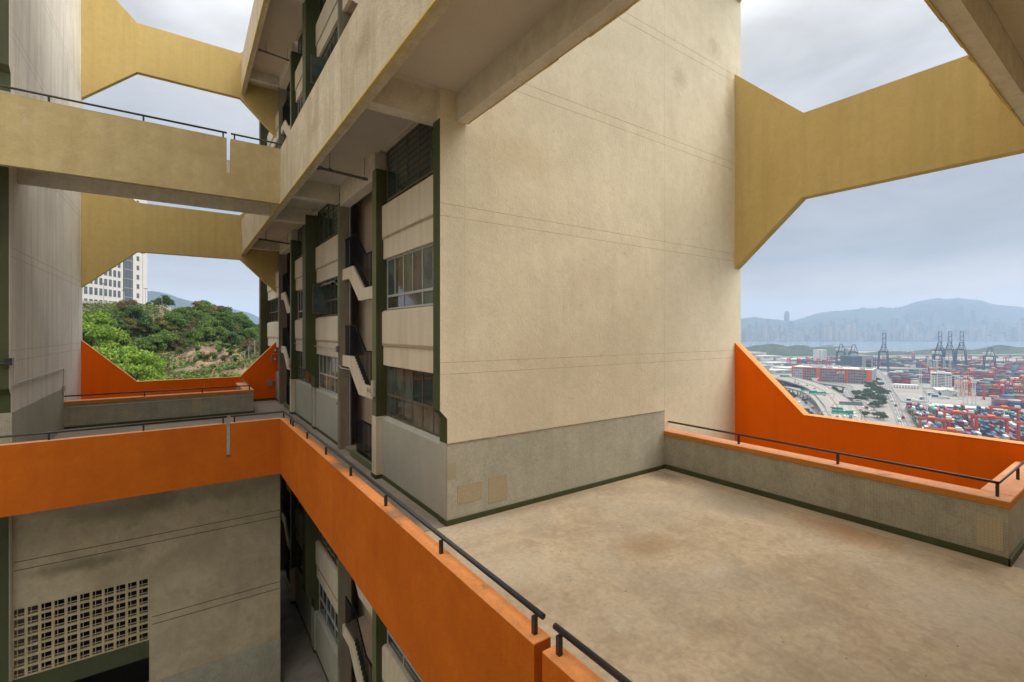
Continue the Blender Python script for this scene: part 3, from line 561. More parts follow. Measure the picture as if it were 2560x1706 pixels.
def bridge(z0, m, mcap, lab, back=True):
    t = thing('bridge_parapet', lab, 'parapet', None, (0, 17.26, z0 - .8)); off = (0, -17.26, -(z0 - .8)); zt = z0 + 1.04
    xs = ((-16, 1.14), (1.245, 2.668))
    for a, b in xs:
        o = B(a, b, 17.26, 17.46, z0 - .05, zt - .02).build('wall', m, t); o.location = off
        o = B(a, b, 17.258, 17.462, zt - .02, zt).build('cap', mcap, t, bevel=.01); o.location = off
    o = B(-16, 2.668, 17.26, 17.46, z0 - .8, z0 - .051).build('beam_face', m, t); o.location = off
    if back:
        o = B(-3.93, 2.66, 19.50, 19.65, z0 - .73, zt - .02).build('rear_wall', M['beam'], t); o.location = off
        o = B(-3.93, 2.66, 19.495, 19.655, zt - .02, zt).build('cap', mcap, t); o.location = off
bridge(0, M['orange_rough'], M['cap_in'], 'dull orange parapet of the lower bridge across the left', back=False)
bridge(9, M['mustard'], M['mustard'], 'rough ochre parapet of the upper bridge across the left')
bridge(18, M['mustard'], M['mustard'], 'rough ochre parapet of the topmost bridge above the view')
def well_parapet(pts, lab, mtile, zc=(.96, 1.1)):
    """L shaped parapet: pts = inner corner polyline boxes"""
    t = thing('terrace_parapet', lab, 'parapet', None, (pts[0][0], pts[0][2], 0)); off = (-pts[0][0], -pts[0][2], 0)
    for i, (x0, x1, y0, y1) in enumerate(pts):
        e = .001 * i
        o = B(x0, x1, y0, y1, -.8, zc[0] - .001).build('wall', mtile, t); o.location = off
    return t, off
t, off = well_parapet([(11.36, 11.78, 1.66, 8.545), (11.781, 15.09, 1.66, 2.06)], 'grey-green tiled parapet with an orange cap at the terrace edge', M['tile_dark'])
for a in ((11.325, 11.80, 1.63, 8.545), (11.801, 15.09, 1.63, 2.09)):
    o = B(a[0], a[1], a[2], a[3], .96, 1.075).build('cap', M['capdark'], t, bevel=.008); o.location = off
    o = B(a[0] + .012, a[1] - (.012 if a[0] < 11.5 else 0), a[2] + .012, a[3] - .012, 1.0751, 1.081).build('cap_top', M['cap_in'], t); o.location = off
for a in ((11.33, 11.36, 1.63, 8.5), (11.33, 15.09, 1.62, 1.66)):
    o = B(*a, 0, .13).build('skirting', M['green'], t, bevel=.006); o.location = off
o = B(11.353, 11.362, 1.72, 2.05, .22, .78).build('tile_patch', M['patch'], t); o.location = off
o = B(11.352, 11.362, 4.9, 5.15, .82, .95).build('tile_patch', M['patch'], t); o.location = off
t, off = well_parapet([(-3.93, 2.82, 25.85, 26.25), (2.421, 2.82, 26.251, 29.99)], 'long grimy tiled parapet with an orange cap at the back terrace', M['tile_dark'])
for a in ((-3.93, 2.85, 25.82, 26.28), (2.40, 2.85, 26.281, 29.98)):
    o = B(*a, .96, 1.10).build('cap', M['capdark'], t, bevel=.008); o.location = off
    o = B(a[0], a[1] - .01, a[2] + .01, a[3], 1.1001, 1.106).build('cap_top', M['cap_in'], t); o.location = off
o = B(-3.9, 2.85, 25.80, 25.84, 0, .09).build('skirting', M['green'], t); o.location = off
o = B(.35, .72, 25.842, 25.849, .25, .9).build('tile_patch', M['patch'], t); o.location = off

# ---------- handrails
def rail(lab, runs, posts, base, r=.030, group='black handrails on the parapets'):
    t = thing('handrail', lab, 'handrail', group, posts[0] + (base,)); off = -Vector(posts[0] + (base,))
    for run in runs:
        o = MB().tube(run, r, 12).build('rail', M['black'], t); o.location = off
        for p in o.data.polygons: p.use_smooth = len(p.vertices) == 4
    for (x, y) in posts:
        zt = runs[0][0][2]
        o = B(x - .022, x + .022, y - .022, y + .022, base, zt - r + .005).build('post', M['black'], t); o.location = off
for z0, where in ((0, 'on the orange corridor parapet'), (9, 'on the weathered upper corridor parapet')):
    zr = z0 + 1.235; b_ = z0 + 1.04
    rail('long black handrail %s, ending at its slot' % where, [[(2.80, 15.78, zr), (2.80, 3.47, zr)]], [(2.765, y) for y in (3.56, 5.55, 7.59, 9.57, 11.56, 13.59, 15.6)], b_)
    rail('nearest piece of black handrail %s, before the slot' % where, [[(2.80, 3.30, zr), (2.80, -1.1, zr)]], [(2.765, y) for y in (3.20, 1.2, -.8)], b_)
    rail('cornering black handrail %s where it meets the bridge' % where, [[(2.80, 15.82, zr), (2.80, 17.37, zr), (1.26, 17.37, zr)]], [(2.765, 15.95), (2.78, 17.3), (1.36, 17.37)], b_)
    rail('black handrail of the %s bridge left of its slot' % ('lower orange' if z0 == 0 else 'upper ochre'), [[(1.15, 17.37, zr), (-9, 17.37, zr)]], [(x, 17.37) for x in (1.05, -.93, -2.92, -4.9, -6.9)], b_)
rail('thin black handrail around the tiled terrace parapet by the harbour', [[(11.56, 8.54, 1.32), (11.56, 1.80, 1.32), (15.0, 1.80, 1.32)]], [(11.56, 6.44), (11.56, 4.24), (11.56, 1.82), (13.2, 1.80)], 1.08, r=.026)
rail('black handrail on the back terrace parapet below the hillside', [[(-3.93, 25.97, 1.31), (2.66, 25.97, 1.31), (2.66, 29.98, 1.31)]], [(-1.35, 25.97), (.75, 25.97), (2.66, 25.99)], 1.10, r=.028)

# ---------- unseen blocks behind and beside the viewpoint, cut low to let daylight in
sb = thing('south_block', 'unseen cream block behind the viewpoint, kept low to let light in', 'building', None, (0, -6, Z_BOT))
for a in ((1.9, 15.4, -.35, -.05), (-5.9, 15.4, -12, -2.4), (-5.9, -2.2, -2.39, .1)):
    o = B(a[0], a[1], a[2], a[3], Z_BOT, 12.0).build('wall', M['cream'], sb); o.location = (0, 6, -Z_BOT)
wb = thing('west_block', 'unseen cream block on the far side of the courtyard, cut low for light', 'building', None, (-20, 8, Z_BOT))
o = B(-26, -14.3, -12, 17.4, Z_BOT, 5).build('wall', M['cream'], wb); o.location = (20, -8, -Z_BOT)
for z0 in (0, 9):
    S('far_corridor_floor', MB().box(-14.2, -12.6, 0, 17.2, z0 - .8, z0 + 1.04), M['cream'])
#@@PART2@@
# ================================================================== THE LANDSCAPE
CY, SY = math.cos(R_(YAW)), math.sin(R_(YAW))
def st(s, t): return (t * SY + s * CY, t * CY - s * SY)
def ut(u, t): return st((u - 1280) / 1173 * t, t)
def fol(name, c1, c2):
    m = bpy.data.materials.new(name); m.use_nodes = True; n = m.node_tree.nodes; l = m.node_tree.links
    b = n['Principled BSDF']; b.inputs['Roughness'].default_value = .6; b.inputs['Specular IOR Level'].default_value = .25
    g = n.new('ShaderNodeNewGeometry'); x = n.new('ShaderNodeTexNoise'); x.inputs['Scale'].default_value = .55; x.inputs['Detail'].default_value = 3
    l.new(g.outputs['Position'], x.inputs[0]); mr = n.new('ShaderNodeMapRange'); mr.inputs[1].default_value = .38; mr.inputs[2].default_value = .62
    ad = n.new('ShaderNodeMath'); ad.operation = 'MULTIPLY_ADD'; l.new(g.outputs['Random Per Island'], ad.inputs[0]); ad.inputs[1].default_value = .25; l.new(x.outputs[0], ad.inputs[2])
    sb = n.new('ShaderNodeMath'); sb.operation = 'SUBTRACT'; l.new(ad.outputs[0], sb.inputs[0]); sb.inputs[1].default_value = .12
    l.new(sb.outputs[0], mr.inputs[0]); mx = n.new('ShaderNodeMix'); mx.data_type = 'RGBA'; mx.inputs[6].default_value = (*c1, 1); mx.inputs[7].default_value = (*c2, 1); l.new(mr.outputs[0], mx.inputs[0])
    l.new(mx.outputs[2], b.inputs['Base Color'])
    tr = n.new('ShaderNodeBsdfTranslucent'); l.new(mx.outputs[2], tr.inputs[0]); ms = n.new('ShaderNodeMixShader'); ms.inputs[0].default_value = .3
    l.new(b.outputs[0], ms.inputs[1]); l.new(tr.outputs[0], ms.inputs[2]); l.new(ms.outputs[0], n['Material Output'].inputs[0])
    return m
FO = {'bright': fol('bright_green_leaves', (.12, .22, .022), (.25, .36, .05)), 'mid': fol('mid_green_leaves', (.075, .15, .025), (.15, .24, .05)),
      'dark': fol('dark_green_leaves', (.045, .10, .025), (.09, .16, .04)), 'olive': fol('olive_leaves', (.11, .12, .03), (.22, .19, .06)),
      'brown': fol('brownish_leaves', (.11, .09, .04), (.19, .15, .07)), 'far': fol('far_tree_leaves', (.035, .075, .03), (.075, .125, .05))}
BARK = surf('grey_bark', (.12, .10, .075), (.2, .17, .13), 3, .7, bump=.3)
def leaves(pts, nrm, size, jit=.6):
    """quads at pts, roughly facing nrm with random tilt"""
    n = len(pts); d = nrm + rng.normal(0, jit, (n, 3)); d /= np.linalg.norm(d, axis=1)[:, None] + 1e-9
    a = np.cross(d, rng.normal(0, 1, (n, 3))); a /= np.linalg.norm(a, axis=1)[:, None] + 1e-9; b = np.cross(d, a)
    sz = (size * rng.uniform(.6, 1.3, n))[:, None]; b = b * .62
    v = np.stack([pts - a * sz - b * sz * .3, pts + b * sz * -1, pts + a * sz, pts + b * sz], 1).reshape(-1, 3)
    return v, np.arange(4 * n).reshape(-1, 4)
def crown(R, H, nl, n, size, base, seed, flat=.75):
    r = np.random.default_rng(seed); P = []; Nn = []
    for i in range(nl):
        a = r.uniform(0, 2 * math.pi); q = math.sqrt(r.uniform(0, 1)) * R * .68; zz = base + H * (.12 + .72 * r.uniform(0, 1) * (1 - .55 * q / R)); c = np.array([q * math.cos(a), q * math.sin(a), zz])
        lr = R * r.uniform(.26, .42); k = n // nl
        d = r.normal(0, 1, (k, 3)); d[:, 2] = np.abs(d[:, 2]) * 1.0 - .25 * r.uniform(0, 1, k); d /= np.linalg.norm(d, axis=1)[:, None]
        rad = lr * (r.uniform(.55, 1.06, k) ** .6)[:, None]
        wob = 1 + .22 * np.sin(d[:, :1] * 7 + i) * np.cos(d[:, 1:2] * 6 + 2 * i)
        P.append(c + d * rad * wob * np.array([1, 1, flat])); Nn.append(d)
    return leaves(np.concatenate(P), np.concatenate(Nn), size, .9)
def trunk_mesh(H, R, r0, seed, nb=5):
    r = random.Random(seed); mb = MB(); mb.tube([(0, 0, -1.2), (.05 * H * r.uniform(-.3, .3), 0, H * .3), (r.uniform(-.1, .1) * R, r.uniform(-.1, .1) * R, H * .62)], r0, 7, r0 * .5)
    for i in range(nb):
        a = i * 2.4 + r.uniform(0, 1); z = H * r.uniform(.3, .5); e = R * r.uniform(.5, .8)
        mb.tube([(0, 0, z), (e * .5 * math.cos(a), e * .5 * math.sin(a), z + H * .18), (e * math.cos(a), e * math.sin(a), z + H * r.uniform(.25, .42))], r0 * .45, 5, r0 * .12)
    return mb.mesh('trunk', BARK)
VAR = []
for i, (R, H, nl, n, sz, fl) in enumerate(((3.1, 7.0, 14, 5600, .17, .8), (2.5, 6.4, 12, 4600, .16, 1.0), (3.5, 6.2, 17, 6400, .17, .75), (2.1, 5.2, 9, 3400, .15, 1.1), (2.8, 5.6, 13, 4400, .16, .85))):
    v, f = crown(R, H * .75, nl, n, sz, H * .25, 40 + i, fl)
    VAR.append((trunk_mesh(H, R, .17, i), {c: np_mesh('crown', v, f, FO[c]) for c in ('bright', 'mid', 'dark', 'olive', 'brown')}, H))
def tree(x, y, z, var, colr, sc, label, group, leafless=False):
    t = thing('tree', label, 'tree', group, (x, y, z), random.uniform(0, 6.28)); t.scale = (sc * random.uniform(.9, 1.1), sc * random.uniform(.9, 1.1), sc * random.uniform(.85, 1.15))
    obj('trunk', VAR[var][0], t); obj('crown', VAR[var][1][colr], t); return t
# ---- hillside seen through the back frame
def sm(x): x = max(0, min(1, x)); return x * x * (3 - 2 * x)
def lerp(a, xs, ys): return float(np.interp(a, xs, ys))
def hill(u, t):
    """height of the hillside for azimuth column u at distance t (world z)"""
    zr = lerp(u, (100, 300, 400, 450, 560, 620, 655, 720), (8.6, 8.6, 8.0, 3.0, 2.2, -1.2, -3.6, -8))
    foot = lerp(t, (30, 60, 92), (-20, -15.5, -9.0)) + lerp(u, (200, 420), (0, 0))
    te = lerp(u, (100, 400, 430, 700), (140, 150, 150, 146))
    x = (t - 92) / (te - 92)
    base = foot if x <= 0 else foot + (zr + 9.0) * (max(0, min(1, x)) ** .8)
    if u < 430 and t > te - 8: base = max(base, lerp(t, (te - 8, te - 1), (zr - 3.0, zr)) if t < te else zr)
    if t > te and u >= 430: base = zr - (t - te) * .12 * sm((u - 430) / 60)
    x_, y_ = ut(u, t)
    rough = (mnoise.noise(Vector((x_ * .09, y_ * .09, 0))) * 1.6 + mnoise.noise(Vector((x_ * .3, y_ * .3, 3))) * 1.1 + abs(mnoise.noise(Vector((x_ * .8, y_ * .25, 6)))) * .9) * sm((t - 80) / 20) * (1 - sm((t - te + 12) / 10) * (1 if u < 430 else .3))
    return base + rough + EYE
us = np.linspace(60, 760, 260); ts = np.concatenate([np.linspace(22, 88, 20), np.linspace(90, 160, 150), np.linspace(165, 300, 20)])
V = []
for t_ in ts:
    for u_ in us:
        x_, y_ = ut(u_, t_); V.append((x_, y_, hill(u_, t_)))
nu = len(us); F4 = [(j * nu + i, j * nu + i + 1, (j + 1) * nu + i + 1, (j + 1) * nu + i) for j in range(len(ts) - 1) for i in range(nu - 1)]
rock = surf('weathered_rock_slope', (.25, .16, .10), (.12, .095, .075), .35, .95, (.33, .21, .13), .6, (.09, .10, .04), .8, .35, bump=1.0, bscale=2.2, trowel=3, grain=.2, gscale=1.2, rough=.95)
obj('hillside', np_mesh('hillside', V, F4, rock, smooth=True), kind='structure')
# undergrowth
pts = []
for i in range(7000):
    u_ = random.uniform(150, 700); t_ = random.uniform(66, 160)
    x_, y_ = ut(u_, t_); nn = mnoise.noise(Vector((x_ * .12, y_ * .12, 9)))
    if 93 < t_ < 110 and u_ > 440 and nn < .12: continue
    k = random.randint(7, 14); z_ = hill(u_, t_); r_ = random.uniform(.4, 1.0)
    for q in range(k): pts.append((x_ + random.gauss(0, r_), y_ + random.gauss(0, r_), z_ + abs(random.gauss(0, .22)) + .02))
pts = np.array(pts); up = np.tile(np.array([[-.2, -.6, .8]]), (len(pts), 1))
for c, a, b in (('dark', 0, .4), ('olive', .4, .75), ('mid', .75, 1)):
    p_ = pts[int(a * len(pts)):int(b * len(pts))]; v, f = leaves(p_, up[:len(p_)], .34, .7)
    obj('undergrowth', np_mesh('undergrowth', v, f, FO[c]), kind='stuff', label='%s scrub covering the hillside between the trees' % {'dark': 'dark green', 'olive': 'dry olive', 'mid': 'fresh green'}[c], cat='undergrowth')
GT = 'trees on the hillside'
zones = []   # bright tall trees lower left, mixed slope, ridge
for i in range(9):
    u_ = 190 + i * 19; t_ = 68 + (i * 7) % 16
    zones.append((u_, t_, random.choice((0, 2)), 'bright', random.uniform(1.1, 1.5)))
for u_, t_ in ((215, 92), (240, 95), (262, 90), (300, 84), (330, 80), (345, 76), (290, 78), (318, 72), (230, 80), (205, 86), (352, 88)): zones.append((u_, t_, random.choice((0, 2)), 'bright', random.uniform(1.3, 1.7)))
for i in range(105):
    u_ = 190 + (i * 37.7) % 480; t_ = 110 + (i * 17.3) % 40
    if u_ < 440: t_ = 98 + (i * 17.3) % 28
    zones.append((u_, t_, random.randint(0, 4), random.choice(('mid', 'dark', 'mid', 'olive', 'olive', 'mid', 'dark', 'brown', 'mid')), random.uniform(.6, 1.05)))
for i in range(34): zones.append((440 + i * 6.9, 143 + random.uniform(-3, 6), random.choice((0, 2, 4)), random.choice(('mid', 'mid', 'olive', 'dark')), random.uniform(.75, 1.05)))
for i in range(22): zones.append((330 + i * 15, random.uniform(70, 86), random.choice((1, 2, 3)), random.choice(('mid', 'bright')), random.uniform(.55, .8)))
for i in range(12): zones.append((435 + i * 14, 104 + random.uniform(-6, 5), 3, random.choice(('olive', 'mid')), .5))
LBT = {'bright': 'tall bright lime green tree on the low left of the hillside', 'mid': 'mid green leafy tree on the hillside', 'dark': 'dark green dense tree on the hillside', 'olive': 'olive yellowish tree on the hillside', 'brown': 'brownish dry tree on the hillside'}
for u_, t_, v_, c_, s_ in zones:
    x_, y_ = ut(u_, t_); side = 'left' if u_ < 340 else ('middle' if u_ < 500 else 'right')
    row = 'at the foot of the hillside' if t_ < 93 else ('just above the bare rock' if t_ < 122 and u_ > 430 else ('halfway up the hillside' if t_ < 138 else 'along the top of the hillside'))
    tree(x_, y_, hill(u_, t_) - .3, v_, c_, s_, '%s %s, in its %s third' % ({'bright': 'bright lime green tree', 'mid': 'mid green leafy tree', 'dark': 'dark green dense tree', 'olive': 'olive yellowish tree', 'brown': 'brownish dry tree'}[c_], row, side), '%s trees %s, %s third' % (c_, row, side))
def ztop(u, t, v): return EYE - (v - 829) / 1173 * t
x_, y_ = ut(412, 163); tree(x_, y_, 10.2, 1, 'dark', 1.25, 'round dark tree standing alone beyond the white building', None)
for u_, s_ in ((372, .55), (386, .7)):
    x_, y_ = ut(u_, 166); tree(x_, y_, 12.2, 3, 'mid', s_, 'small green tree between the white building and the round dark tree', 'small trees by the white building')
# plateau wall
pw = [ut(120, 138), ut(205, 141), ut(330, 148), ut(400, 150), ut(425, 152)]; pz = [13.4, 13.2, 13.0, 12.2, 11.7]
mb = MB()
for (a, b), (c, d), e, g in zip(pw, pw[1:], pz, pz[1:]):
    mb.add([(a, b, e - 1.0), (c, d, g - 1.0), (c, d, g), (a, b, e), (a + .2, b + .5, e - 3), (c + .2, d + .5, g - 3), (c + .2, d + .5, g), (a + .2, b + .5, e)], [(0, 1, 2, 3), (5, 4, 7, 6), (3, 2, 6, 7), (0, 3, 7, 4), (1, 5, 6, 2)])
wt(mb, 'retaining_wall', surf('pale_concrete_wall', (.50, .48, .44), (.38, .37, .34), .4, .6, bump=.1), 'low pale concrete wall edging the plateau under the white building', 'wall')
# white building
a_ = Vector((-26.3, 201.8, 0)); b_ = Vector((-11.4, 235.3, 0)); dr = (b_ - a_).normalized(); a0 = b_ - dr * 62; ang = math.atan2(dr.y, dr.x)
wbld = thing('white_building', 'white high rise with dark grid windows on the plateau above the hillside', 'building', None, (a0.x, a0.y, 12.0), ang)
WH = surf('white_facade', (.60, .59, .57), (.50, .49, .47), .3, .5, (.5, .49, .46), .3, bump=0, grain=.04)
LN = 62.0
MB().box(0, LN, 0, 18, 0, 52).build('wall', WH, wbld)
wm = MB(); wm.box(0, 1.55, -.06, .04, 0, 2.3); wme0 = None
WG = surf('grey_curtain_glass', (.07, .085, .10), (.11, .13, .15), .6, .6, bump=0, rough=.2, grain=.05); WM = surf('grey_window_mullion', (.22, .23, .25), bump=0, grain=0)
wb_ = MB(); wb_.box(0, 1.5, -.03, .02, 0, 2.4); wb_.m = 1
for xx in (0, .7, 1.44): wb_.box(xx, xx + .07, -.07, -.031, 0, 2.4)
for zz in (0, 1.5, 2.33): wb_.box(.07, 1.44, -.065, -.032, zz, zz + .06)
wme = wb_.mesh('window', [WG, WM])
gs = MB()
for x0, x1 in ((LN - 15.4, LN - 10.2), (LN - 45.5, LN - 39.8)):
    gs.m = 0; gs.box(x0, x1, -.3, .05, 3.2 if x0 < LN - 30 else .5, 50); gs.m = 1
    n_ = 6
    for i in range(n_ + 1): gs.box(x0 + (x1 - x0) * i / n_ - .05, x0 + (x1 - x0) * i / n_ + .05, -.36, -.302, .5, 50)
    for j in range(14): gs.box(x0, x1, -.37, -.303, 3.4 * j + 1.0, 3.4 * j + 1.35)
gs.build('curtain_wall', [WG, WM], wbld)
for j in range(14):
    z_ = .2 if j == 0 else 4.1 + (j - 1) * 3.55
    for i in range(9):
        q = obj('window', wme, wbld); q.location = (LN - 38.2 + i * 2.45, 0, z_)
    for xx in (LN - 7.2,):
        q = obj('window', wme, wbld); q.location = (xx, 0, z_ + .6); q.scale = (1.1, 1, .75)
fm_ = MB()
for j in (5, 6):
    for i in range(9):
        if (i * 7 + j) % 3: fm_.add([(LN - 38.2 + i * 2.45, -.05, 6.5 + j * 3.55), (LN - 36.7 + i * 2.45, -.05, 6.5 + j * 3.55), (LN - 36.7 + i * 2.45, -.9, 5.7 + j * 3.55), (LN - 38.2 + i * 2.45, -.9, 5.7 + j * 3.55)], [(0, 1, 2, 3)])
fm_.build('open_flaps', M['alu'], wbld)
for u_, t_, h_ in ((259, 145, 6.5), (357, 146, 30), (364, 152, 5.5), (310, 147, 4.5), (405, 153, 3.5)):
    x_, y_ = ut(u_, t_); t = thing('street_lamp', {259: 'short lamp post before the white building, leftmost on the plateau', 357: 'tall thin mast rising in front of the white building', 364: 'lamp post at the right corner of the white building', 310: 'little lamp post before the middle of the white building', 405: 'pale lamp post beside the round dark tree'}[u_], 'lamp post', None, (x_, y_, 12.2)); h_ = min(h_, 16)
    MB().tube([(0, 0, -6), (0, 0, h_)], .07, 6).build('post', M['galv'], t); MB().box(-.5, .5, -.2, .2, h_, h_ + .18).build('head', M['pipe'], t)
# slope railing
hr = [ut(602, 105), ut(612, 104.6), ut(622, 104), ut(637, 103)]; hz = [-1.8, -1.3, -.3, 1.0]
t = thing('slope_railing', 'pale railing stepping up the bare rock slope at the right of the hillside', 'railing', None, (hr[0][0], hr[0][1], hz[0]))
of = -Vector((hr[0][0], hr[0][1], hz[0]))
for k_ in (0, .5):
    q = MB().tube([(a, b, z + .9 - k_) for (a, b), z in zip(hr, hz)], .06, 6).build('rail', M['galv'], t); q.location = of
for (a, b), z in zip(hr, hz):
    q = MB().tube([(a, b, z - 2), (a, b, z + .9)], .05, 6).build('post', M['galv'], t); q.location = of
# ---- slope below the terrace down to the port, sea, port ground
GZ = -96.0
slm = surf('slope_scrub', (.07, .10, .035), (.14, .13, .06), .05, .8, bump=.6, bscale=.4, grain=.2, gscale=.5)
V = []; ss = np.linspace(-300, 900, 40); tt = np.linspace(14, 420, 40)
for t_ in tt:
    for s_ in ss:
        z_ = lerp(t_, (14, 40, 230, 420), (-14, -26, GZ - 1, GZ - 2)); k_ = sm((-.1 - s_ / t_) / .25)
        x_, y_ = st(s_, t_); V.append((x_, y_, z_ * (1 - k_) + min(z_, -24) * k_))
F4 = [(j * 40 + i, j * 40 + i + 1, (j + 1) * 40 + i + 1, (j + 1) * 40 + i) for j in range(39) for i in range(39)]
obj('valley_slope', np_mesh('valley_slope', V, F4, slm, smooth=True), kind='structure')
seam = surf('harbour_water', (.09, .13, .15), (.12, .16, .18), .004, .8, bump=.25, bscale=.15, grain=0, rough=.18, spec=.6)
S('sea', MB().add([(-22000, -22000, -98.5), (22000, -22000, -98.5), (22000, 22000, -98.5), (-22000, 22000, -98.5)], [(0, 1, 2, 3)]), seam)
PX, PY = .948, .319
def pq(p, q): return (PX * p + PY * q, PY * p - PX * q)
PA = math.atan2(PY, PX)
land = surf('port_concrete', (.27, .255, .235), (.18, .175, .165), .012, .8, None, 0, (.33, .31, .27), .6, .03, bump=0, grain=.12, gscale=.25)
near = [(150, -300), (150, 1300), (560, 1300), (1500, 1500), (1560, 760), (1440, 480), (1403, 354), (1430, 300), (1540, 228), (1596, 160), (1640, 0), (1640, -700), (150, -700)]
mb = MB().prism([(a, b) for a, b in near], 'z', GZ - 3, GZ); S('port_ground', mb, land)
far = [(1560, 761), (1500, 1500), (1700, 1900), (2600, 1500), (3000, 300), (2600, -900), (1800, -700), (1800, 0), (1725, 222), (1735, 262), (1625, 395), (1545, 452)]
S('far_quay_ground', MB().prism(far, 'z', GZ - 3, GZ - .01), land)
# road ribbons
asph = surf('pale_concrete_road', (.27, .245, .22), (.22, .205, .19), .05, .8, bump=0, grain=.08, gscale=.3); tarm = surf('grey_tarmac_road', (.15, .15, .15), (.19, .185, .18), .04, .8, bump=0, grain=.08, gscale=.3)
line = surf('road_paint', (.72, .70, .66), bump=0, grain=.05); kerbm = surf('road_parapet', (.40, .385, .355), (.32, .31, .29), .1, .7, bump=0)
def resample(pl, n):
    pl = np.array(pl, float); d = np.r_[0, np.cumsum(np.linalg.norm(np.diff(pl, axis=0), axis=1))]; s = np.linspace(0, d[-1], n)
    a = np.c_[np.interp(s, d, pl[:, 0]), np.interp(s, d, pl[:, 1])]
    for _ in range(6): a[1:-1] = (a[:-2] + 2 * a[1:-1] + a[2:]) / 4
    return a
def road(name, lab, L_, R2, z, m, deck=True, n=46, lanes=3, dz=0):
    a = resample(L_, n); b = resample(R2, n); root = thing(name, lab, 'road', None, (a[0][0], a[0][1], z)); of = (-a[0][0], -a[0][1], -z)
    th = 1.6 if deck else .15
    v = [(*p, z) for p in a] + [(*p, z) for p in b] + [(*p, z - th) for p in a] + [(*p, z - th) for p in b]
    f = [(i, i + 1, n + i + 1, n + i) for i in range(n - 1)] + [(2 * n + i, i, i + 1, 2 * n + i + 1)[::-1] for i in range(n - 1)] + [(n + i, 3 * n + i, 3 * n + i + 1, n + i + 1)[::-1] for i in range(n - 1)]
    MB().add(v, f).build('carriageway', m, root).location = of
    lm = MB()
    for k in range(1, lanes):
        c = a + (b - a) * k / lanes
        w2 = .12
        for i in range(n - 1):
            if k % 2 and i % 2: continue
            p, q = c[i], c[i + 1]; d = (q - p) / (np.linalg.norm(q - p) + 1e-6); nn = np.array([-d[1], d[0]]) * w2
            lm.add([(*(p - nn), z + .05), (*(q - nn), z + .05), (*(q + nn), z + .05), (*(p + nn), z + .05)], [(0, 3, 2, 1)])
    lm.build('lane_marking', line, root).location = of
    if deck:
        km = MB()
        for e in (a, b):
            for i in range(n - 1): km.bar((*e[i], z + .35), (*e[i + 1], z + .35), .35, 1.0)
        km.build('road_barrier', kerbm, root).location = of
        for i in range(2, n - 1, 3):
            c = (a[i] + b[i]) / 2; wd = np.linalg.norm(b[i] - a[i]); e = (b[i] - a[i]) / wd
            pm = MB()
            for sgn in (-.28, .28): pm.tube([(c[0] + e[0] * wd * sgn, c[1] + e[1] * wd * sgn, GZ), (c[0] + e[0] * wd * sgn, c[1] + e[1] * wd * sgn, z - th + .1)], .9, 8)
            pm.bar((*(c - e * wd * .36), z - th - .6), (*(c + e * wd * .36), z - th - .6), 1.8, 1.2)
            pm.build('pier', kerbm, root).location = of
    else:
        km = MB()
        for e in (a, b):
            for i in range(n - 1): km.bar((*e[i], z + .2), (*e[i + 1], z + .2), .3, .5)
        km.build('kerb', kerbm, root).location = of
rAL = [(802, 372), (785, 347), (762, 325), (722, 299), (669, 270), (613, 243), (572, 223), (520, 200)]; rAR = [(815, 372), (805, 350), (786, 332), (758, 311), (717, 289), (655, 258), (590, 226), (525, 192)]
mL = [(965, 473), (948, 456), (911, 423), (883, 394), (853, 366), (808, 336), (761, 309), (718, 288), (640, 248), (560, 213), (500, 186)]; mR = [(1029, 498), (1017, 474), (996, 447), (974, 420), (935, 384), (889, 349), (843, 318), (792, 289), (752, 267), (690, 236), (600, 197), (515, 160)]
bL = [(1010, 415), (960, 395), (915, 366), (901, 343), (889, 318), (880, 309), (828, 296), (789, 282), (753, 266), (700, 240), (610, 200), (520, 162)]; bR = [(1020, 407), (975, 393), (931, 373), (929.6, 345), (920, 320), (893, 304), (827, 287), (783, 271), (699, 237.4), (641, 213), (573, 186), (515, 160)]
road('elevated_motorway', 'wide elevated concrete motorway curving past the grey and orange warehouse', mL, mR, -87, asph, lanes=6)
road('slip_road', 'narrow elevated slip road on the left of the motorway, on pairs of piers', rAL, rAR, -87.02, asph, lanes=2)
road('slip_road', 'S-curved grey slip road joining the motorway from the right', bL[:9], bR[:7] + [(753, 256)], -86.96, tarm, lanes=2)
road('port_road', 'straight grey port road between the row of trees and the container yard', [(1500, 470), (1265, 389), (1149, 346), (957, 283), (759, 217), (640, 178), (540, 145)], [(1504, 458), (1290, 380), (1162, 338), (1013, 287), (810, 222), (699, 188), (629, 165), (545, 137)], GZ + .2, tarm, deck=False, lanes=4)
tm = MB(); c = resample([(1019, 473), (921, 397), (844, 338), (768, 293), (689, 256), (623, 226), (572, 204), (510, 176)], 40)
for i in range(39): tm.bar((*c[i], -86.5), (*c[i + 1], -86.5), .5, .9)
wt(tm, 'median_barrier', kerbm, 'long concrete median barrier dividing the motorway', 'barrier')
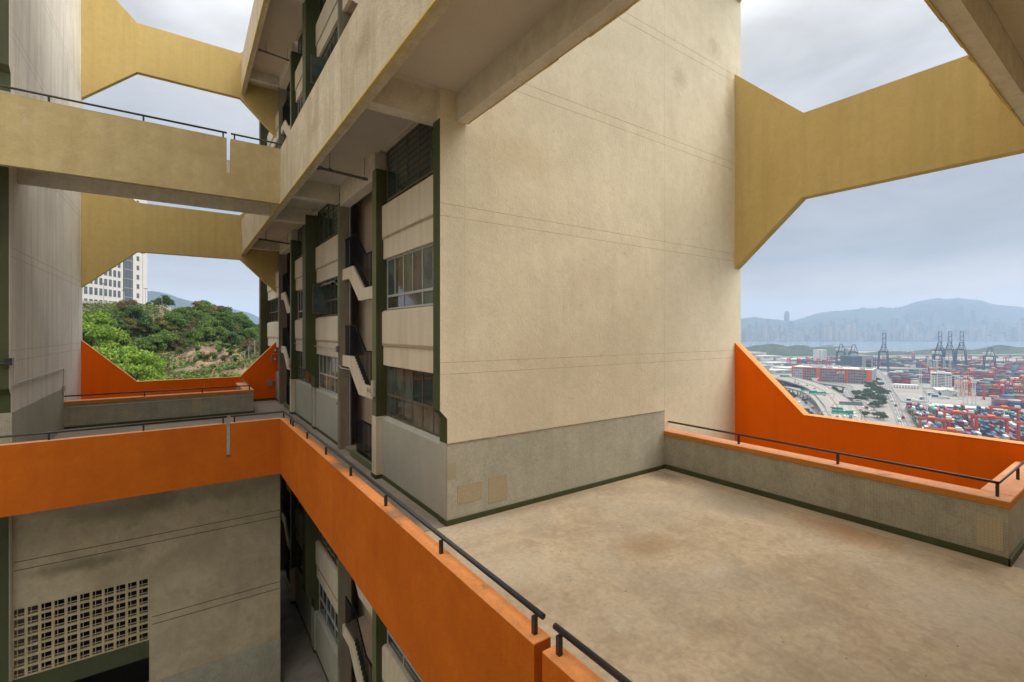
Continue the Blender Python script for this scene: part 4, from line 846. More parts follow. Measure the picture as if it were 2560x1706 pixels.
# cars
CARC = [(.75, .75, .74), (.6, .6, .6), (.08, .08, .09), (.02, .02, .025), (.3, .02, .02), (.2, .3, .45), (.8, .78, .7)]
CM = [surf('car_paint', c_, bump=0, grain=0, rough=.35) for c_ in CARC]; CN = ['white', 'silver', 'dark grey', 'black', 'red', 'blue', 'cream']
CG = surf('car_glass', (.03, .035, .04), bump=0, grain=0, rough=.1); TY = surf('tyre_rubber', (.02, .02, .02), bump=0, grain=0)
def car_mesh(kind, m):
    mb = MB()
    if kind == 'car':
        mb.prism([(-2.2, .35), (2.2, .35), (2.25, .8), (1.5, .92), (.8, 1.42), (-1.1, 1.45), (-1.9, 1.0), (-2.25, .95)], 'y', -.85, .85); mb.m = 1
        mb.prism([(1.35, .95), (.78, 1.36), (-1.05, 1.39), (-1.75, 1.02)], 'y', -.87, .87); mb.m = 2
        for x in (-1.35, 1.4):
            for y in (-.88, .7): mb.tube([(x, y, .33), (x, y + .18, .33)], .33, 8)
    else:
        mb.prism([(1.6, .5), (3.4, .5), (3.4, 1.4), (3.0, 2.4), (1.6, 2.4)], 'y', -1.05, 1.05); mb.box(-3.4, 1.5, -1.15, 1.15, .9, 3.1); mb.m = 1; mb.prism([(2.4, 1.5), (3.42, 1.45), (3.1, 2.2), (2.4, 2.2)], 'y', -1.07, 1.07); mb.m = 2
        for x in (-2.3, 2.4):
            for y in (-1.1, .85): mb.tube([(x, y, .45), (x, y + .25, .45)], .45, 8)
    return mb.mesh(kind, [m, CG, TY])
CMESH = {(k_, i): car_mesh(k_, CM[i]) for k_ in ('car', 'truck') for i in range(7)}
def vehicle(k_, i, x, y, z, rz, where, grp):
    return obj('car' if k_ == 'car' else 'small_truck', CMESH[(k_, i)], None, (x, y, z), rz, label='%s %s %s' % (CN[i], 'car' if k_ == 'car' else 'box truck', where), cat='car' if k_ == 'car' else 'truck', group='%s %s' % (CN[i], grp))
for i, (x, y) in enumerate([(895, 395), (881, 383), (856, 359), (818, 332), (896, 366), (753, 298), (763, 295), (743, 289), (821, 317), (633, 226), (616, 219), (630, 216), (611, 208), (589, 200), (582, 207), (575, 199), (568, 209), (666, 231), (633, 239)]):
    kk = 'truck' if i in (5, 15) else 'car'; c_ = 3 if i in (0, 1, 2, 3, 5, 6, 7) else (4 if i in (16, 18) else (5 if i == 15 else i % 2))
    vehicle(kk, c_, x, y, -86.95, R_(24 + 30 * sm((y - 220) / 160)), 'driving on the elevated motorway', 'vehicles on the motorway')
vehicle('car', 0, 818, 290, -86.9, R_(15), 'on the curved slip road right of the motorway', 'cars on the slip road')
for i, (x, y) in enumerate([(829, 236), (775, 217), (674, 182), (652, 179), (966, 282), (1050, 312), (850, 247)]): vehicle('truck' if i < 4 else 'car', (0, 4, 4, 0, 2, 0, 3)[i], x, y, GZ + .25, PA, 'on the straight port road', 'vehicles on the port road')
for j, lst in enumerate(([(766, 329), (758, 323), (753, 319), (754, 326), (744, 311), (736, 307), (724, 305), (713, 299), (701, 295), (697, 291), (706, 287), (688, 292), (677, 278), (665, 272), (710, 308), (671, 290)],
                         [(969, 370), (950, 356), (946, 348), (912, 305), (908, 299), (912, 295), (905, 290), (909, 283), (797, 267), (761, 253), (751, 247), (760, 243), (769, 246), (777, 243), (730, 239), (723, 233), (711, 226), (671, 217), (675, 210), (821, 264), (809, 259), (690, 226), (700, 232)])):
    for i, (x, y) in enumerate(lst):
        vehicle('truck' if (i * 5 + j) % 4 == 0 else 'car', (i * 3 + j) % 7, x, y, GZ + .02, random.choice((.6, 2.1, .5)), ('parked on the waste ground under the slip road' if j == 0 else 'parked among the trees right of the motorway'), 'vehicles parked %s' % ('under the slip road' if j == 0 else 'among the trees'))
# sign gantries
GS = surf('green_sign', (.0, .26, .19), bump=0, grain=0); GSG = surf('grey_sign_back', (.17, .19, .22), bump=0, grain=.1)
def gantry(a, b, z, panels, lab, back=False):
    a = np.array(a, float); b = np.array(b, float); Ln = float(np.linalg.norm(b - a)); rz = math.atan2(b[1] - a[1], b[0] - a[0])
    t = thing('sign_gantry', lab, 'sign', None, (a[0], a[1], z), rz)
    MB().bar((-2, 0, 6.4), (Ln + 2, 0, 6.4), .7).build('beam', M['galv'], t)
    for x in (-2, Ln + 2): MB().bar((x, 0, -.5), (x, 0, 6.8), .6).build('leg', M['galv'], t)
    for x0, x1, z0, z1 in panels:
        q = MB().box(x0, x1, -.5, -.36, z0, z1).build('sign_panel', GSG if back else GS, t)
        if not back:
            ln = MB()
            for k in range(2): ln.box(x0 + .5 + k * (x1 - x0) / 2, x0 + (k + 1) * (x1 - x0) / 2 - .5, -.53, -.501, z0 + .7, z0 + 1.2)
            ln.build('sign_lettering', line, q)
gantry((698, 292), (724, 272), -87, [(1.5, 12, 5.4, 10.2), (12.2, 24, 5.2, 8.6)], 'green direction sign over the middle of the motorway')
gantry((722, 312), (736, 300), -87, [(1, 8, 5.5, 9)], 'small green sign at the fork of the slip road')
gantry((553, 217), (571, 190), -87, [(8, 18, 8.0, 11.6), (8, 19, 4.6, 7.9), (19.2, 27, 4.2, 8.6)], 'large green stepped direction sign nearest on the motorway')
gantry((622, 231), (640, 200), -87, [(4, 26, 6, 9.8)], 'long grey message sign seen over the right lanes', back=True)
gantry((905, 428), (921, 408), -87, [(2, 18, 6, 10)], 'green direction sign far up the motorway by the warehouse')
# trees of the port
PV = []
for i in range(4):
    v, f = crown(6.0 + i, 7, 12, 1500, .62, 3.0, 80 + i, .75); PV.append((MB().tube([(0, 0, 0), (0, 0, 6)], .35, 5).mesh('trunk', BARK), np_mesh('crown', v, f, FO['far'])))
for i, (x, y) in enumerate([(978, 314), (986, 308), (937, 286), (1047, 316), (893, 286), (851, 268), (882, 265), (817, 249), (768, 230), (1173, 363), (1128, 346), (837, 283), (855, 286), (841, 272), (860, 274), (781, 258), (968, 303), (967, 294), (925, 278), (887, 263), (845, 255), (799, 239), (805, 248), (747, 227), (762, 228), (720, 224), (660, 202), (654, 197), (645, 192), (923, 288), (1033, 324), (1030, 311), (1014, 322), (803, 372), (792, 364), (778, 350), (763, 342), (920, 445), (905, 433), (895, 420), (880, 407), (622, 262), (615, 257), (600, 250), (714, 303), (878, 325), (848, 310), (866, 330), (846, 300), (863, 296), (659, 217), (652, 212), (1010, 318), (905, 272), (1060, 345), (1075, 335), (1100, 350), (835, 262), (870, 280), (740, 330), (725, 325)]):
    grp = 'left' if (x - 700) * .45 + 285 < y else 'right'; nr = 'below the warehouse' if x > 900 else ('halfway along' if x > 790 else 'at the near end')
    t = thing('tree', 'dark tree growing %s, %s' % ('on the waste ground left of the motorway' if grp == 'left' else 'between motorway and port road', nr), 'tree', 'dark trees %s of the motorway, %s' % (grp, nr), (x, y, GZ), random.uniform(0, 6)); s_ = random.uniform(.75, 1.2) * (.8 if grp == 'left' else 1); t.scale = (s_, s_, s_ * .9)
    obj('trunk', PV[i % 4][0], t); obj('crown', PV[i % 4][1], t)
# ---- containers
CC = [('red', (.30, .06, .06)), ('maroon', (.17, .055, .07)), ('dark blue', (.04, .09, .20)), ('grey blue', (.12, .20, .28)), ('green', (.02, .24, .13)), ('white', (.62, .60, .54)), ('orange', (.55, .17, .04)), ('pink', (.60, .06, .24)), ('brown', (.24, .11, .08))]
CW = [.12, .2, .18, .15, .13, .13, .02, .02, .05]
CMAT = [surf('%s_container_paint' % n_.replace(' ', '_'), c_, tuple(x * .8 for x in c_), .4, .5, bump=0, grain=.06, rough=.5) for n_, c_ in CC]
DM = surf('container_door_bars', (.3, .3, .3), bump=0, grain=0)
def cont_mesh(i, ln=12.19):
    mb = MB(); h = 2.59; w2 = 1.219; n = 9; zz = []
    for k in range(n * 2 + 1): zz.append((-ln / 2 + ln * k / (n * 2), w2 - (.05 if k % 2 else 0)))
    prof = zz + [(x, -y) for x, y in zz[::-1]]
    mb.prism(prof, 'z', .15, h - .12); mb.box(-ln / 2, ln / 2, -w2, w2, h - .119, h); mb.box(-ln / 2, ln / 2, -w2, w2, 0, .149)
    mb.m = 1
    for y in (-.8, -.3, .3, .8): mb.box(-ln / 2 - .05, -ln / 2 - .001, y - .03, y + .03, .2, 2.4)
    return mb.mesh('shipping_container', [CMAT[i], DM])
CON = [cont_mesh(i) for i in range(len(CC))]
conts = []
def block(p0, p1, q0, q1, along, hmax, fill=.9, dz=0, hmin=1):
    P = p0 + 6.2 if along == 'p' else p0 + 1.3
    while P < p1:
        Q = q0 + (1.3 if along == 'p' else 6.2)
        while Q < q1:
            x, y = pq(P, Q); dxv = (x * CY - y * SY) / (x * SY + y * CY)
            if .44 < dxv < 1.16:
                if random.random() < fill:
                    base = int(round(hmin + (hmax - hmin) * (.5 + .5 * math.sin(P * .21 + Q * .13) * math.cos(Q * .3)) + random.uniform(-.8, .8)))
                    cc = random.choices(range(9), CW)[0]
                    for k in range(max(0, min(hmax, base))):
                        if random.random() < .5: cc = random.choices(range(9), CW)[0]
                        conts.append((x, y, GZ + .02 + 2.6 * k + dz, PA if along == 'p' else PA + math.pi / 2, cc, 'n' if p1 < 830 else ('m' if p1 < 1600 else 'f')))
            Q += 2.62 if along == 'p' else 12.8
        P += 12.75 if along == 'p' else 2.62
for k in range(6):
    block(486, 792, 50.5 + 22 * k, 66.5 + 22 * k, 'p', 4, .93)
for p0 in (1010, 1060, 1112, 1160, 1210, 1262, 1312, 1364, 1412, 1460, 1504): block(p0, p0 + 19, 150 if p0 < 1100 else 138, 345, 'q', 5, .96, hmin=2)
block(880, 900, 147, 200, 'q', 4, 1, hmin=3); block(915, 935, 160, 205, 'q', 5, 1, hmin=3); block(955, 975, 175, 220, 'q', 4, 1, hmin=2)
for p0 in (1165, 1200, 1235, 1272, 1310, 1350): block(p0, p0 + 22, 56, 92, 'q', 5, .95, hmin=3)
for p0 in (1200, 1245, 1290, 1335, 1380, 1420): block(p0, p0 + 15, 98, 134, 'q', 4, .9, hmin=2)
for i in range(9):
    p0 = 1700 + i * 42
    block(p0, p0 + 14, -150 + i * 10, 560, 'q', 5, .9, hmin=2)
block(1420, 1560, -160, -60, 'q', 3, .5)
conts = [c_ for c_ in conts if not (1400 < c_[0] < 1730 and 225 < c_[1] < 480 and (c_[5] == 'f' and c_[0] < 1640))]
def on_far(x, y): return x > 1560 + (452 - y) * .62 + 60
conts = [c_ for c_ in conts if c_[5] != 'f' or on_far(c_[0], c_[1])]
conts.sort(key=lambda c_: c_[0] * SY + c_[1] * CY)
def vis(c_):
    t_ = c_[0] * SY + c_[1] * CY; s_ = c_[0] * CY - c_[1] * SY; u_ = 1280 + 1173 * s_ / t_; v_ = 829 + 1173 * (EYE - c_[2] - 2.6) / t_
    return u_ < 2575 and v_ < 1055 + (u_ - 2000) * .085
tops = {}
for c_ in conts: tops[(round(c_[0]), round(c_[1]))] = max(tops.get((round(c_[0]), round(c_[1])), -999), c_[2])
big = [c_ for c_ in conts if vis(c_) and c_[2] > tops[(round(c_[0]), round(c_[1]))] - 3][:300]; bs = set(id(c_) for c_ in big)
WHERE = {'n': 'stacked in the near container yard under the red gantry cranes', 'm': 'stacked in the middle container yard behind the long white roof', 'f': 'stacked on the far quay'}
for x, y, z, rz, cc, zn in big:
    obj('shipping_container', CON[cc], None, (x, y, z), rz, label='%s shipping container %s' % (CC[cc][0], WHERE[zn]), cat='container', group='%s containers in the %s yard' % (CC[cc][0], {'n': 'near', 'm': 'middle', 'f': 'far'}[zn]))
for zn in 'nmf':
    rest = [c_ for c_ in conts if id(c_) not in bs and c_[5] == zn]
    if not rest: continue
    cb = np.array([(x, y, z) for x in (-6.08, 6.08) for y in (-1.21, 1.21) for z in (0, 2.57)]); fb = np.array([(0, 1, 3, 2), (4, 6, 7, 5), (0, 4, 5, 1), (2, 3, 7, 6), (1, 5, 7, 3), (0, 2, 6, 4)])
    v = []; f = []; mi = []
    for i, (x, y, z, rz, cc, _) in enumerate(rest):
        c_, s_ = math.cos(rz), math.sin(rz); v.append(np.c_[cb[:, 0] * c_ - cb[:, 1] * s_ + x, cb[:, 0] * s_ + cb[:, 1] * c_ + y, cb[:, 2] + z]); f.append(fb + 8 * i); mi += [cc] * 6
    obj('container_stacks', np_mesh('container_stacks', np.concatenate(v), np.concatenate(f), CMAT, mi), kind='stuff', label={'n': 'many coloured containers filling the near yard', 'm': 'dense rows of coloured containers filling the middle yard', 'f': 'distant coloured container stacks on the far quay'}[zn], cat='containers')
# ---- gantry cranes
RED = surf('red_crane_paint', (.50, .09, .07), (.42, .075, .06), .2, .6, bump=0, grain=.05); ORG = surf('orange_crane_paint', (.68, .17, .04), bump=0, grain=.05); BLU = surf('dark_blue_crane_steel', (.035, .07, .11), (.05, .09, .13), .1, .6, bump=0, grain=.05)
WP = surf('white_steel_paint', (.62, .62, .60), (.54, .54, .52), .3, .5, bump=0, grain=.04)
def rtg(p, q, lab, grp, m=RED, z=GZ, span=20.5, h=21.5, rot=0):
    x, y = pq(p, q); t = thing('yard_crane', lab, 'crane', grp, (x, y, z), PA + rot)
    for sy in (-1, 1):
        for sx in (-1, 1):
            mb = MB().bar((sx * 4, sy * span / 2, 1.5), (sx * 2.6, sy * span / 2, h - 1.6), 1.1); mb.build('leg', m, t)
        MB().bar((-6.2, sy * span / 2, 1.6), (6.2, sy * span / 2, 1.6), 1.3, 1.6).bar((-2.8, sy * span / 2, h - 2.2), (2.8, sy * span / 2, h - 2.2), .8, .8).build('sill_beam', m, t)
        wm_ = MB()
        for sx in (-5.4, -4.0, 4.0, 5.4): wm_.tube([(sx, sy * span / 2 - .4, .75), (sx, sy * span / 2 + .4, .75)], .75, 10)
        wm_.build('wheels', TY, t)
    for sx in (-2.6, 2.6): MB().bar((sx, -span / 2 - 1.6, h - .8), (sx, span / 2 + 1.6, h - .8), 1.1, 1.7).build('girder', m, t)
    k_ = random.uniform(-5, 5)
    MB().box(-3.6, 3.6, k_ - 2.2, k_ + 2.2, h + .1, h + 1.3).build('trolley', ORG, t)
    MB().box(-2, 2, -span / 2 - 1.4, -span / 2 + 2.2, h + .15, h + 2.3).build('machinery_house', WP, t)
    MB().box(-1, 1, k_ - 4, k_ - 2.4, h - 4.2, h - 1.7).build('cab', WP, t)
    sp = MB().box(-6, 6, k_ - 1.2, k_ + 1.2, h - 9, h - 8.6)
    for sx in (-2, 2): sp.bar((sx, k_, h - 8.6), (sx, k_, h), .12)
    sp.build('spreader', TY, t)
for i, (p, q) in enumerate(((568, 56.7), (624, 79.2), (609, 99.8), (693, 123), (509, 55.5), (585, 122))):
    rtg(p, q, ['red gantry crane straddling containers, leftmost in the near yard', 'red gantry crane behind the leftmost one, over green and blue stacks', 'red gantry crane with doubled legs at the middle of the near yard', 'red gantry crane at the upper right of the near yard', 'red gantry crane whose beam just shows above the orange wall', 'red gantry crane cut by the right edge of the view'][i], None, span=19.5)
for p, q, m in ((966, 160, RED), (980, 188, RED), (1012, 138, ORG), (1046, 185, RED), (1040, 222, RED), (1100, 150, RED), (1095, 205, RED), (1190, 235, RED), (1250, 205, RED), (1350, 190, RED), (1230, 120, RED), (1330, 128, RED), (1005, 128, ORG), (1410, 235, RED), (1290, 185, RED), (1000, 205, RED)):
    rtg(p, q, 'orange gantry crane behind the white lattice towers' if m is ORG else 'small red gantry crane among the middle container rows, in the %s rank' % ('front' if p < 1020 else ('second' if p < 1120 else ('third' if p < 1260 else 'rear'))), 'orange cranes behind the towers' if m is ORG else 'red cranes in the middle yard', m, span=19.5, h=21, rot=math.pi / 2 if (p, q) != (966, 160) else 0)
for i in range(13):
    x_, y_ = 1790 + (i * 67) % 420, 60 + (i * 97) % 640; p_, q_ = PX * x_ + PY * y_, PY * x_ - PX * y_
    rtg(p_, q_, 'faint red gantry crane on the far quay', 'red cranes on the far quay', RED, span=22, h=24, rot=(i % 2) * math.pi / 2)
for i in range(5):
    rtg(1480 + 12 * i, -150 + 22 * i, 'pinkish red gantry crane beyond the warehouse roof', 'red cranes beyond the warehouse', RED, span=24, h=26, rot=math.pi / 2)
def quay(x, y, up, lab, grp, H=46, top=95, rz=-R_(YAW), z=GZ, sc=1):
    rz = math.atan2(y, x) - math.pi / 2 + .12
    t = thing('quay_crane', lab, 'crane', grp, (x, y, z), rz); t.scale = (sc, sc, sc)
    for sx in (-11, 11):
        for sy in (0, 22): MB().bar((sx, sy, 0), (sx * (.75 if sy == 0 else .75), sy, H), 1.9).build('leg', BLU, t)
    fr = MB()
    for sy in (0, 22): fr.bar((-11, sy, 14), (11, sy, 14), 1.6).bar((-8.4, sy, H), (8.4, sy, H), 2.0)
    for sx in (-9.5, 9.5): fr.bar((sx, 0, 14), (sx, 22, 14), 1.5).bar((sx, 0, 16), (sx * .88, 22, H - 2), .9)
    for sx in (-3.3, 3.3): fr.bar((sx, -2, H + 1), (sx, 50, H + 1), 1.3)
    fr.bar((-8.4, 0, H), (-3, 2, H + 20), 1.2).bar((8.4, 0, H), (3, 2, H + 20), 1.2).bar((-3, 2, H + 20), (3, 2, H + 20), 1.4).bar((-3.3, 24, H), (-3, 2, H + 20), .8).bar((3.3, 24, H), (3, 2, H + 20), .8)
    fr.build('frame', BLU, t)
    MB().box(-9, 9, 24, 36, H + 1.5, H + 8).build('machinery_house', WP, t)
    bm = MB()
    if up:
        for sx in (-3.6, 3.6): bm.bar((sx, -3, H + 2), (sx * .95, -8, top), 1.1)
        for z_ in (H + 12, H + 24, H + 36, top): bm.bar((-3.5, -4 - (z_ - H) * .09, z_), (3.5, -4 - (z_ - H) * .09, z_), 1.1)
        for i in range(5):
            za, zb_ = H + 4 + i * 9, H + 13 + i * 9; s_ = 1 if i % 2 else -1
            bm.bar((-3.3 * s_, -3 - (za - H) * .1, za), (3.3 * s_, -3 - (zb_ - H) * .1, min(zb_, top)), .45)
    else:
        for sx in (-3.3, 3.3): bm.bar((sx, -1, H + 1), (sx, -34, H + 1), 1.1)
    bm.build('boom', BLU, t); return t
quay(1510, 448, True, 'tall dark blue quay crane with raised boom, standing alone at the left', None)
quay(1722, 384, True, 'dark blue quay crane with raised boom, left one of the three', None, sc=1.04)
quay(1744, 368, True, 'dark blue quay crane with raised boom, middle one of the three', None, sc=1.05)
quay(1771, 349, True, 'dark blue quay crane with raised boom, right one of the three', None, sc=1.06)
quay(1587, 262, False, 'dark quay crane with white machinery house at the far right', None, H=40)
quay(1560, 350, False, 'dark quay crane with white machinery house before the three raised booms', None, H=40)
for x_, y_ in ((1480, 505), (1468, 530)): quay(x_, y_, False, 'quay crane top showing above the grey data building', 'crane tops above the grey building', H=44)
# ---- white lattice light towers
def tower(x, y, h, lab, grp='white lattice light towers'):
    t = thing('light_tower', lab, 'light tower', grp, (x, y, GZ), PA)
    mb = MB(); b0, b1 = 2.1, 1.3; n = 8
    def pt(i, k): r = b0 + (b1 - b0) * k / n; return ((-r, -r), (r, -r), (r, r), (-r, r))[i % 4] + (h * k / n,)
    for i in range(4):
        mb.bar(pt(i, 0), pt(i, n), .38)
        for k in range(n): mb.bar(pt(i, k + 1), pt(i + 1, k + 1), .25); mb.bar(pt(i + k % 2, k), pt(i + 1 - k % 2, k + 1), .25)
    mb.build('mast', WP, t); MB().box(-2.4, 2.4, -2.4, 2.4, h + .1, h + .7).box(-2.6, -2.2, -2.6, 2.6, h + .8, h + 2).box(2.2, 2.6, -2.6, 2.6, h + .8, h + 2).build('lamp_platform', WP, t)
for i, (x, y, h) in enumerate([(969.7, 197, 31), (933.8, 185, 31), (880, 169.4, 31), (875.5, 160.3, 30), (772.8, 186.8, 27), (1100, 272, 31), (1472.6, 349.6, 34), (1430.4, 334.7, 34), (1490, 337, 34), (1400, 322, 33), (1380, 312, 33), (1520, 320, 34), (1540, 335, 34)]):
    near4 = ['first', 'second', 'third', 'fourth']
    tower(x, y, h, ('%s white lattice light tower from the left, right of the white office block' % near4[i]) if i < 4 else ('white lattice light tower standing by the near container yard' if i == 4 else ('white lattice light tower at the left of the white office block' if i == 5 else 'white lattice light tower in the cluster behind the office block')), 'light towers behind the office block' if i > 5 else None)
# ---- buildings of the port
GRW = surf('grey_warehouse_panel', (.23, .26, .29), (.19, .215, .24), .1, .6, bump=0, grain=.05); GRL = surf('light_grey_warehouse_panel', (.38, .40, .42), bump=0, grain=.05); OW = surf('orange_warehouse_panel', (.62, .14, .055), (.55, .12, .05), .1, .5, bump=0, grain=.04); DKW = surf('dark_window_strip', (.04, .045, .06), bump=0, grain=0); ROOF = surf('pale_flat_roof', (.50, .49, .46), (.38, .37, .35), .08, .8, bump=0, grain=.08)
wa, wb2 = Vector((1033, 462, 0)), Vector((1060, 333, 0)); wa = Vector((ut(1980, 972)[0], ut(1980, 972)[1], 0)); dr = wb2 - wa; WL = dr.length; rz = math.atan2(dr.y, dr.x)
t = thing('warehouse', 'long grey warehouse striped and framed in orange beside the motorway', 'warehouse', None, (wa.x, wa.y, GZ), rz)
MB().box(0, WL, 0, 75, 0, 26.2).build('wall', GRW, t); MB().box(-.5, WL + .5, .6, 75.5, 26.25, 26.9).build('roof', ROOF, t)
MB().box(-.6, WL + .6, -.5, .55, 25.2, 27.3).build('orange_band', OW, t)
k_ = WL / 602
X_ = lambda c: (c - 603) * k_
MB().box(X_(612), X_(689), -.25, -.01, 0, 25).build('light_panel', GRL, t)
for a, b in ((601, 612), (690, 703), (800, 828), (1014, 1036), (1170, 1206)): MB().box(X_(a), X_(b), -.8, -.26, 0, 25.19).build('orange_column', OW, t)
for j in range(1, 5):
    for a, b in ((703.5, 799.5), (828.5, 1013.5), (1036.5, 1169.5)): MB().box(X_(a), X_(b), -.35, -.02, j * 5.2 - .45, j * 5.2 + .25).build('floor_band', OW, t)
wsm = MB()
for j in range(5):
    for a, b in ((703.5, 799.5), (828.5, 1013.5), (1036.5, 1169.5), (615, 686)):
        n_ = int((b - a) / 17)
        for i in range(n_):
            if (i * 3 + j) % 7 == 5: continue
            c = a + (b - a) * (i + .2) / n_; wsm.box(X_(c), X_(c + 10), -.42 if a > 700 else -.3, -.255 if a < 700 else -.02, j * 5.2 + 2.4, j * 5.2 + 4.0)
for c in (693, 1018, 1027):
    for j in range(10): wsm.box(X_(c), X_(c + 5), -.9, -.81, 1.2 + j * 2.5, 2.3 + j * 2.5)
wsm.build('window_strip', DKW, t)
lg = MB().box(X_(952), X_(972), -.9, -.36, 17.4, 22.6).build('logo_panel', surf('logo_red', (.66, .1, .05), bump=0, grain=0), t)
MB().prism([(X_(953.5), 18), (X_(957), 21.2), (X_(960), 19.4), (X_(961.8), 19.4), (X_(965), 21.6), (X_(970.5), 18)], 'y', -.98, -.901).build('emblem', line, lg)
text('嘉里', 'lettering', (X_(988), -.45, 19.8), (R_(90), 0, 0), 6.2, line, t, None, .05)
rfm = MB()
for i in range(26): a = random.uniform(4, WL - 12); b = random.uniform(6, 66); rfm.box(a, a + random.uniform(3, 12), b, b + random.uniform(3, 8), 26.95, 26.95 + random.uniform(1.2, 3.2))
rfm.build('roof_plant', GRL, t)
t = thing('office_wing', 'plain grey car park building at the left end of the warehouse', 'building', None, (wa.x - 8, wa.y + 60, GZ), rz); mb = MB().box(-40, 6, 0, 40, 0, 25).build('wall', GRW, t); mb = MB()
for j in range(4):
    for i in range(4): mb.box(-38 + i * 10.5, -31 + i * 10.5, -.2, -.01, 2.5 + j * 5.6, 5 + j * 5.6)
mb.build('window_strip', DKW, t)
x_, y_ = ut(2155, 1150); t = thing('data_building', 'boxy building in two tones of grey above the warehouse end', 'building', None, (x_, y_, GZ), -R_(YAW))
MB().box(-25, -1, 0, 40, 0, 39).build('dark_half', surf('dark_grey_cladding', (.08, .11, .15), bump=0, grain=.05), t); MB().box(-1, 25, -2, 40, 0, 41).build('light_half', surf('mid_grey_cladding', (.27, .28, .30), bump=0, grain=.05), t)
MB().box(8, 21, -2.2, -2.01, 22, 27).box(8, 21, -2.2, -2.01, 28.5, 31).box(8, 21, -2.2, -2.01, 4, 20.5).build('window_strip', DKW, t)
mb = MB()
for xx in (27, 33):
    for yy in (0, 7): mb.bar((xx, yy, 0), (xx, yy, 38), .7)
for j in range(9): mb.bar((27, 0, 4 * j + 4), (33, 0, 4 * j + 4), .4).bar((27, 0, 4 * j), (33, 0, 4 * j + 4), .35)
wt_o = mb.build('stair_tower', BLU, t)
x_, y_ = ut(2056, 1450); t = thing('white_tower', 'slim white tower block with banded windows beyond the warehouse', 'building', None, (x_, y_, GZ), -R_(YAW) + .2)
MB().box(-14, -4, 0, 20, 0, 43).box(-3.99, 4, 2, 18, 0, 40).box(4.01, 14, -1, 20, 0, 43.5).build('wall', WP, t); mb = MB()
for j in range(14):
    mb.box(-12.5, -5, -.15, -.01, 2 + j * 2.9, 3.1 + j * 2.9)
    mb.box(5.5, 12.5, -1.15, -1.01, 2 + j * 2.9, 3.1 + j * 2.9)
mb.build('window_strip', surf('grey_window_strip', (.16, .17, .18), bump=0, grain=0), t)
# white office block
x_, y_ = pq(1090, 104.5); t = thing('office_block', 'white ten storey office block with window bands in the container port', 'building', None, (x_, y_, GZ), PA - math.pi / 2)
MB().box(0, 26, 0, 16, 0, 27.6).build('wall', WP, t)
MB().box(-.4, 26.4, -.4, 16.4, 27.62, 28.6).box(8, 18, 4, 12, 28.62, 31).build('roof', WP, t)
for j in range(9):
    z_ = 2.2 + j * 2.72
    for a, b in ((1.2, 3.0), (4.6, 6.6), (8.2, 17.4), (19.2, 21.2), (22.8, 24.6)):
        if j == 8: continue
        MB().box(a, b, -.12, -.01, z_, z_ + 1.15).build('window', DKW, t)
for a, b in ((.6, 7.2), (8.2, 17.4), (18.4, 25.4)): MB().box(a, b, -.13, -.01, 24.0, 25.9).build('window', DKW, t)
text('∧', 'emblem', (12.8, -.06, 26.9), (R_(90), 0, 0), 2.6, DKW, t, None, .05)
x_, y_ = pq(1038, 101); t = thing('low_workshop', 'low white workshop with a curved gable in front of the office block', 'building', None, (x_, y_, GZ), PA - math.pi / 2)
MB().box(0, 24, -52, -2, 0, 7.4).build('wall', WP, t); MB().prism([(-.5, 7.42), (24.5, 7.42), (24.5, 7.9), (15.5, 8.3), (12, 10.0), (8.5, 8.3), (-.5, 7.9)], 'y', -52.4, -1.6).build('roof', ROOF, t)
for a, b, z0, z1 in ((1.5, 5, .2, 4.6), (19, 22.5, .2, 3.5), (2, 3.4, 5.6, 6.4), (7, 8.4, 5.6, 6.4), (15, 16.4, 5.6, 6.4), (19, 20.4, 5.6, 6.4)): MB().box(a, b, -52.2, -52.01, z0, z1).build('opening', DKW, t)
# long roofs
x_, y_ = pq(806, 78); t = thing('long_shed', 'long white vaulted roof behind the near container yard', 'shed', None, (x_, y_, GZ), PA - math.pi / 2)
MB().prism([(-5, 5.2), (-3.5, 6.6), (0, 7.3), (3.5, 6.6), (5, 5.2)], 'x', 0, 50).build('roof', WP, t)
for i in range(11): MB().bar((i * 4.9 + .5, -4.6, 0), (i * 4.9 + .5, -4.6, 5.2), .5).build('post', GRL, t)
MB().box(.5, 49, 4.2, 4.6, 0, 5.1).build('wall', GRL, t)
x_, y_ = pq(795, 130); t = thing('small_office', 'low white office with dark windows at the right end of the vaulted roof', 'building', None, (x_, y_, GZ), PA - math.pi / 2)
MB().box(0, 11, 0, 24, 0, 7).build('wall', WP, t); MB().box(.8, 4.8, -.1, -.01, 1.4, 2.8).box(5.8, 10, -.1, -.01, 1.4, 2.8).box(.8, 4.8, -.1, -.01, 4.4, 5.6).box(5.8, 10, -.1, -.01, 4.4, 5.6).build('window', DKW, t)
x_, y_ = pq(1078, 53); t = thing('gate_canopy', 'long pale canopy over a row of truck gates beside the port road', 'canopy', None, (x_, y_, GZ), PA - math.pi / 2)
MB().prism([(-5, 4.6), (-4.6, 6.4), (5, 6.8), (5, 4.8)], 'x', 0, 33).build('roof', WP, t)
for i in range(9): MB().bar((i * 4 + .4, -4, 0), (i * 4 + .4, -4, 4.6), .8).build('post', DKW, t)
apm = MB()
for i in range(16): apm.bar((*pq(1058, 55 + i * 2.1), GZ + .06), (*pq(1040, 55 + i * 2.1), GZ + .06), .35, .05)
wt(apm, 'bay_markings', surf('rusty_bay_marking', (.42, .22, .13), bump=0, grain=0), 'row of rusty red bay markings in front of the gate canopy', 'markings')
